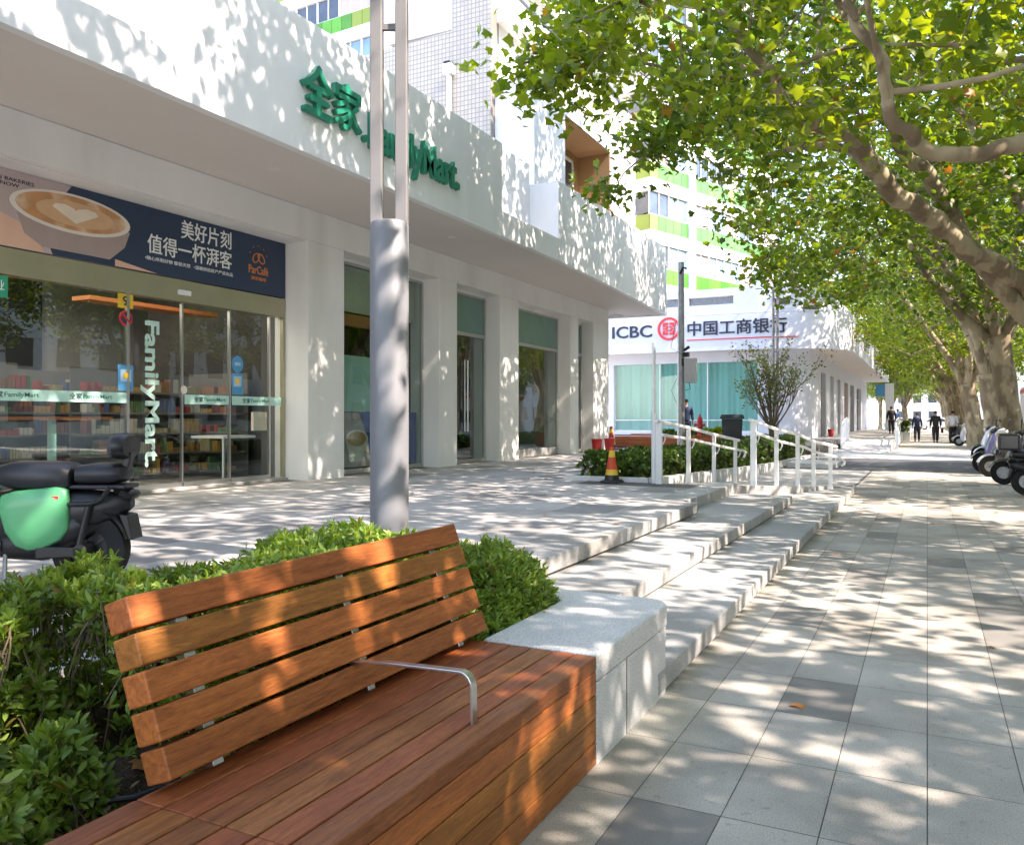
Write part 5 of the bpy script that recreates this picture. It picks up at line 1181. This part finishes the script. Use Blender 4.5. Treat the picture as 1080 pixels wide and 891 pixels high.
car((-2.2,100,0),R(0),'white car crossing far beyond the walkers',M['carwhite']); car((1.0,112,0),R(0),'second white car at the far junction',M['carwhite'])
vn = empty('white_van', (5.0,44,-.12), 'white van with a red roof stripe beyond the scooters at right', 'van')
mb = MB(); mb.box(-1,1,-2.6,2.6,.45,3.0); mb.build('body', M['carwhite'], vn, world=False, bevel=.1); MB().box(-1.01,1.01,-2.61,2.61,2.7,2.85).build('stripe', M['red'], vn, world=False)
MB().box(-.8,.8,-2.63,-2.6,1.3,2.0).build('rear_window', M['darkwin'], vn, world=False)
for x in (-.9,.9):
    for y in (-1.7,1.7): mb = MB(); mb.lathe([(.36,-.1),(.36,.1)],(x,y,.36),18,'x'); mb.build('wheel', M['rubber'], vn, world=False)
# ------------------------------------------------------------------ fallen leaves
rn = random.Random(77); lm = leafmat('fallen_leaf', (.30,.10,.03),(.38,.16,.05),(.45,.2,.04),.2,odd=.1)
spots = [(-2.62,7.35,.405),(-2.75,5.5,.405)]+[(rn.uniform(-6.5,-2.8),rn.uniform(4.8,14),.403) for _ in range(10)]+[(rn.uniform(-1.1,1.6),rn.uniform(3.2,16),.003) for _ in range(9)]+[(-2.2,1.75,.33),(-2.32,1.45,.33),(-2.1,1.3,.335)]
for i, (x, y, z) in enumerate(spots):
    rg = np.random.default_rng(i); o = leaf_mesh('fallen_leaf', np.array([[0,0,.008]]), np.array([[rn.uniform(-.2,.2),rn.uniform(-.2,.2),1]]), np.array([rn.uniform(.05,.10)]), PLANE, lm, rng=rg)
    o.location = (x,y,z); tag(o, 'small curled orange brown fallen leaf on the '+('stone plaza' if z > .38 else ('planter soil' if z > .1 else 'sidewalk')), 'leaf', 'scattered fallen leaves '+('plaza' if z > .38 else ('soil' if z > .1 else 'sidewalk')))
# ------------------------------------------------------------------ trees
G1 = 'plane trees lining the kerb'
def limb_r(n, r0, r1): return [r0+(r1-r0)*i/(n-1) for i in range(n)]
A_ = [(0.05,.05,2.9),(-0.47,-0.38,3.77),(-1.39,-1.29,4.32),(-1.9,-2.0,4.72),(-2.52,-2.87,5.08),(-2.83,-3.48,5.42),(-3.01,-3.9,5.64),(-3.42,-4.55,5.73),(-3.75,-5.06,5.82),(-3.96,-5.39,6.12),(-4.1,-5.68,6.44),(-4.6,-6.1,7.0)]
B_ = [(0.1,.1,2.6),(-0.46,-0.27,3.28),(-1.37,-0.95,4.5),(-1.9,-1.55,5.42),(-2.33,-2.1,5.89),(-2.53,-2.65,6.38),(-2.58,-3.01,6.88),(-3.01,-3.9,7.35),(-3.23,-4.46,7.72),(-3.45,-4.8,8.31),(-3.9,-5.0,9.6)]
C_ = [(0,0,2.9),(-.35,-.12,3.75),(-0.81,-0.39,4.0),(-1.21,-0.71,3.93),(-1.49,-0.96,3.79),(-1.84,-1.24,3.73),(-2.1,-1.49,3.81),(-2.24,-1.67,4.02),(-2.34,-1.84,4.39),(-2.55,-2.05,4.74),(-2.65,-2.21,5.0),(-3.2,-2.4,6.2)]
D_ = [(-3.75,-5.06,5.82),(-3.92,-4.81,6.25),(-4.27,-4.76,6.62),(-4.86,-4.61,6.98),(-5.44,-4.68,7.24)]
E_ = [(-3.35,-4.5,5.73),(-3.45,-4.3,6.3),(-3.5,-4.1,7.2),(-3.3,-3.6,8.6)]
up1 = [(0,0,2.8),(.5,.6,4.6),(.9,1.8,7.2),(.8,2.8,10.0)]; up2 = [(0,0,2.8),(.9,-.5,4.8),(2.0,-1.2,7.5),(2.4,-1.8,10.2)]; up3 = [(0,0,2.9),(-.2,.8,5.0),(-1.2,2.4,7.6),(-2.4,3.2,10.4)]
tB = plane_tree(2.0,17.5,101,'plane tree just outside the right edge whose mottled limbs reach over the walk',G1,limbs=[(A_,limb_r(12,.21,.05)),(B_,limb_r(11,.17,.03)),(D_,limb_r(5,.065,.02)),(E_,limb_r(4,.05,.02)),(up1,limb_r(4,.17,.02)),(up2,limb_r(4,.17,.02)),(up3,limb_r(4,.15,.02))],extra=[(-4.9,12.9,8.0,.45,8),(-4.1,14.6,6.8,.3,4),(-3.3,13.9,7.4,.6,10),(-5,12.2,8.4,.5,8),(6,15,6.5,1.3,12),(-4.2,15.5,7.2,.8,20)],nclump=470)  # road-side clump in extra is unseen, added for shade on the walk
tC = plane_tree(2.0,9.5,102,'nearest plane tree over the walk with a curved limb and bright leaves at upper right',G1,limbs=[(C_,limb_r(12,.10,.03)),(up1,limb_r(4,.17,.02)),(up2,limb_r(4,.17,.02)),(up3,limb_r(4,.15,.02)),([(0,0,2.8),(-.5,-.9,4.9),(-1.6,-2.0,7.0),(-3.0,-2.6,9.0)],limb_r(4,.13,.02)),([(0,0,2.8),(-.9,.5,5.6),(-2.6,.6,7.6),(-4.6,.2,8.8)],limb_r(4,.11,.02))],cen=(-.9,.7,9.5),rad=(6.0,4.5,5.1),extra=[(-4.5,11.2,6.6,.4,10),(-4.9,11.8,7.4,.5,12),(5,8,5.6,1.3,16),(6.5,10,7,1.3,12),(4.5,6,5.5,1,10)],nclump=400,leafm='leafy')  # trailing street-side clumps in extra are unseen, added to shade the sidewalk
tA = plane_tree(2.0,1.5,103,'plane tree behind the viewer shading the bench',G1,nclump=390,extra=[(5,2,5.5,1.2,16),(6.5,4,7,1.3,14)])  # both extra clumps hang out of view, added to shade the near sidewalk
tD = plane_tree(2.15,25.9,104,'leaning plane tree with pale mottled trunk beside the parked scooters',G1,limbs=None,lean=(-.45,-.15),fork=3.6,tr=.30,nclump=450,extra=[(-3.05,20.9,5.6,.6,8),(-2.8,23,5.3,.7,14)])
tE = plane_tree(2.3,34.8,105,'thick plane tree trunk standing second from the scooters',G1,lean=(-.35,0),tr=.36,nclump=400,per=46)
tF = plane_tree(2.1,44.5,106,'plane tree with dark trunk third from the scooters',G1,lean=(-.4,.1),tr=.38,nclump=400,per=46,leafm='leafy')
base = [tE,tF,tD]
def cp(src, x, y, rz, label, group, sc_=1):
    c = copy_tree(src); c.location = (x,y,0); c.rotation_euler = (0,0,rz); c.scale = (sc_,)*3; c['label'] = label; c['group'] = group; return c
for i, y in enumerate((52.5,60.5,68.5,77,86,95,105,116,128)):
    cp(base[i%3], 2.2, y, R([12,-15,8,-10,14,-6,10,-12,5][i]), 'distant plane tree in the kerb row beyond the walkers', G1+' far ahead', .95+.02*(i%3))
cp(tA, 2.0, -6.5, R(14), 'plane tree far behind the viewer beside the kerb', G1)
for i, y in enumerate((-8,0.5,9,17.5,26,35,44,54,65,78)):
    cp([tA,tE,tF][i%3], 13.2, y, R(180+[10,-12,7,-9,15,-5,9,-14,6,0][i]), 'plane tree across the road', 'plane trees across the road', .95)
for i, (x, y, s_) in enumerate(((-1.8,92,.8),(-3.5,104,.85),(-5.5,118,.9))):
    cp(base[i%3], x, y, R(40*i), 'yellow green tree closing the left side of the street end', 'trees left of the street end', s_)
# green tree behind the bank roof
bt = plane_tree(-9.5,62,107,'round green tree rising behind the bank roof beside the tower','trees behind the bank',nclump=200,per=50,cen=(0,0,10.5),rad=(4.2,4.2,3.6),fork=5,leafm='leafy')
cp(bt,-7.5,74,R(70),'second round green tree behind the bank roof, nearer the street','trees behind the bank',.9)
# ------------------------------------------------------------------ world, sun, camera
EL, AZ = R(46), R(94.5)      # sun azimuth measured from +Y clockwise (towards +X)
w = bpy.data.worlds.new('World'); sc.world = w; w.use_nodes = True; nt = w.node_tree; bg = nt.nodes['Background']
sk = nt.nodes.new('ShaderNodeTexSky'); sk.sky_type = 'NISHITA'; sk.sun_disc = False; sk.sun_elevation = EL; sk.sun_rotation = AZ; sk.air_density = 1.0; sk.dust_density = .6; sk.ozone_density = 1.2
nt.links.new(sk.outputs[0], bg.inputs[0]); bg.inputs[1].default_value = .15
sl = bpy.data.lights.new('sun','SUN'); sl.energy = 2.15; sl.angle = R(.53); sl.color = (1,.955,.88); so = bpy.data.objects.new('sun', sl); COL.objects.link(so)
d = Vector((math.sin(AZ)*math.cos(EL), math.cos(AZ)*math.cos(EL), math.sin(EL))); so.rotation_euler = d.to_track_quat('Z','Y').to_euler(); so.location = (20,-5,30); so['kind'] = 'structure'
cam = bpy.data.cameras.new('camera'); co = bpy.data.objects.new('camera', cam); COL.objects.link(co); co['kind'] = 'structure'
cam.sensor_width = 36; cam.lens = 36*870/1080; cam.clip_start = .05; cam.clip_end = 2000
a_ = math.atan(438/870); co.location = (0,0,1.4); co.rotation_euler = (R(90),0,a_); cam.shift_y = -(445.5-441)/1080
sc.camera = co
sc.render.engine = 'CYCLES'; sc.cycles.max_bounces = 7; sc.cycles.transparent_max_bounces = 12; sc.cycles.diffuse_bounces = 5; sc.cycles.glossy_bounces = 3
sc.view_settings.view_transform = 'Standard'; sc.view_settings.look = 'None'; sc.view_settings.gamma = 1; sc.view_settings.exposure = 2.7
try:
    sc.view_settings.use_white_balance = True; sc.view_settings.white_balance_temperature = 7100; sc.view_settings.white_balance_tint = 20
except Exception: pass
sc.render.resolution_x = 1024; sc.render.resolution_y = 844
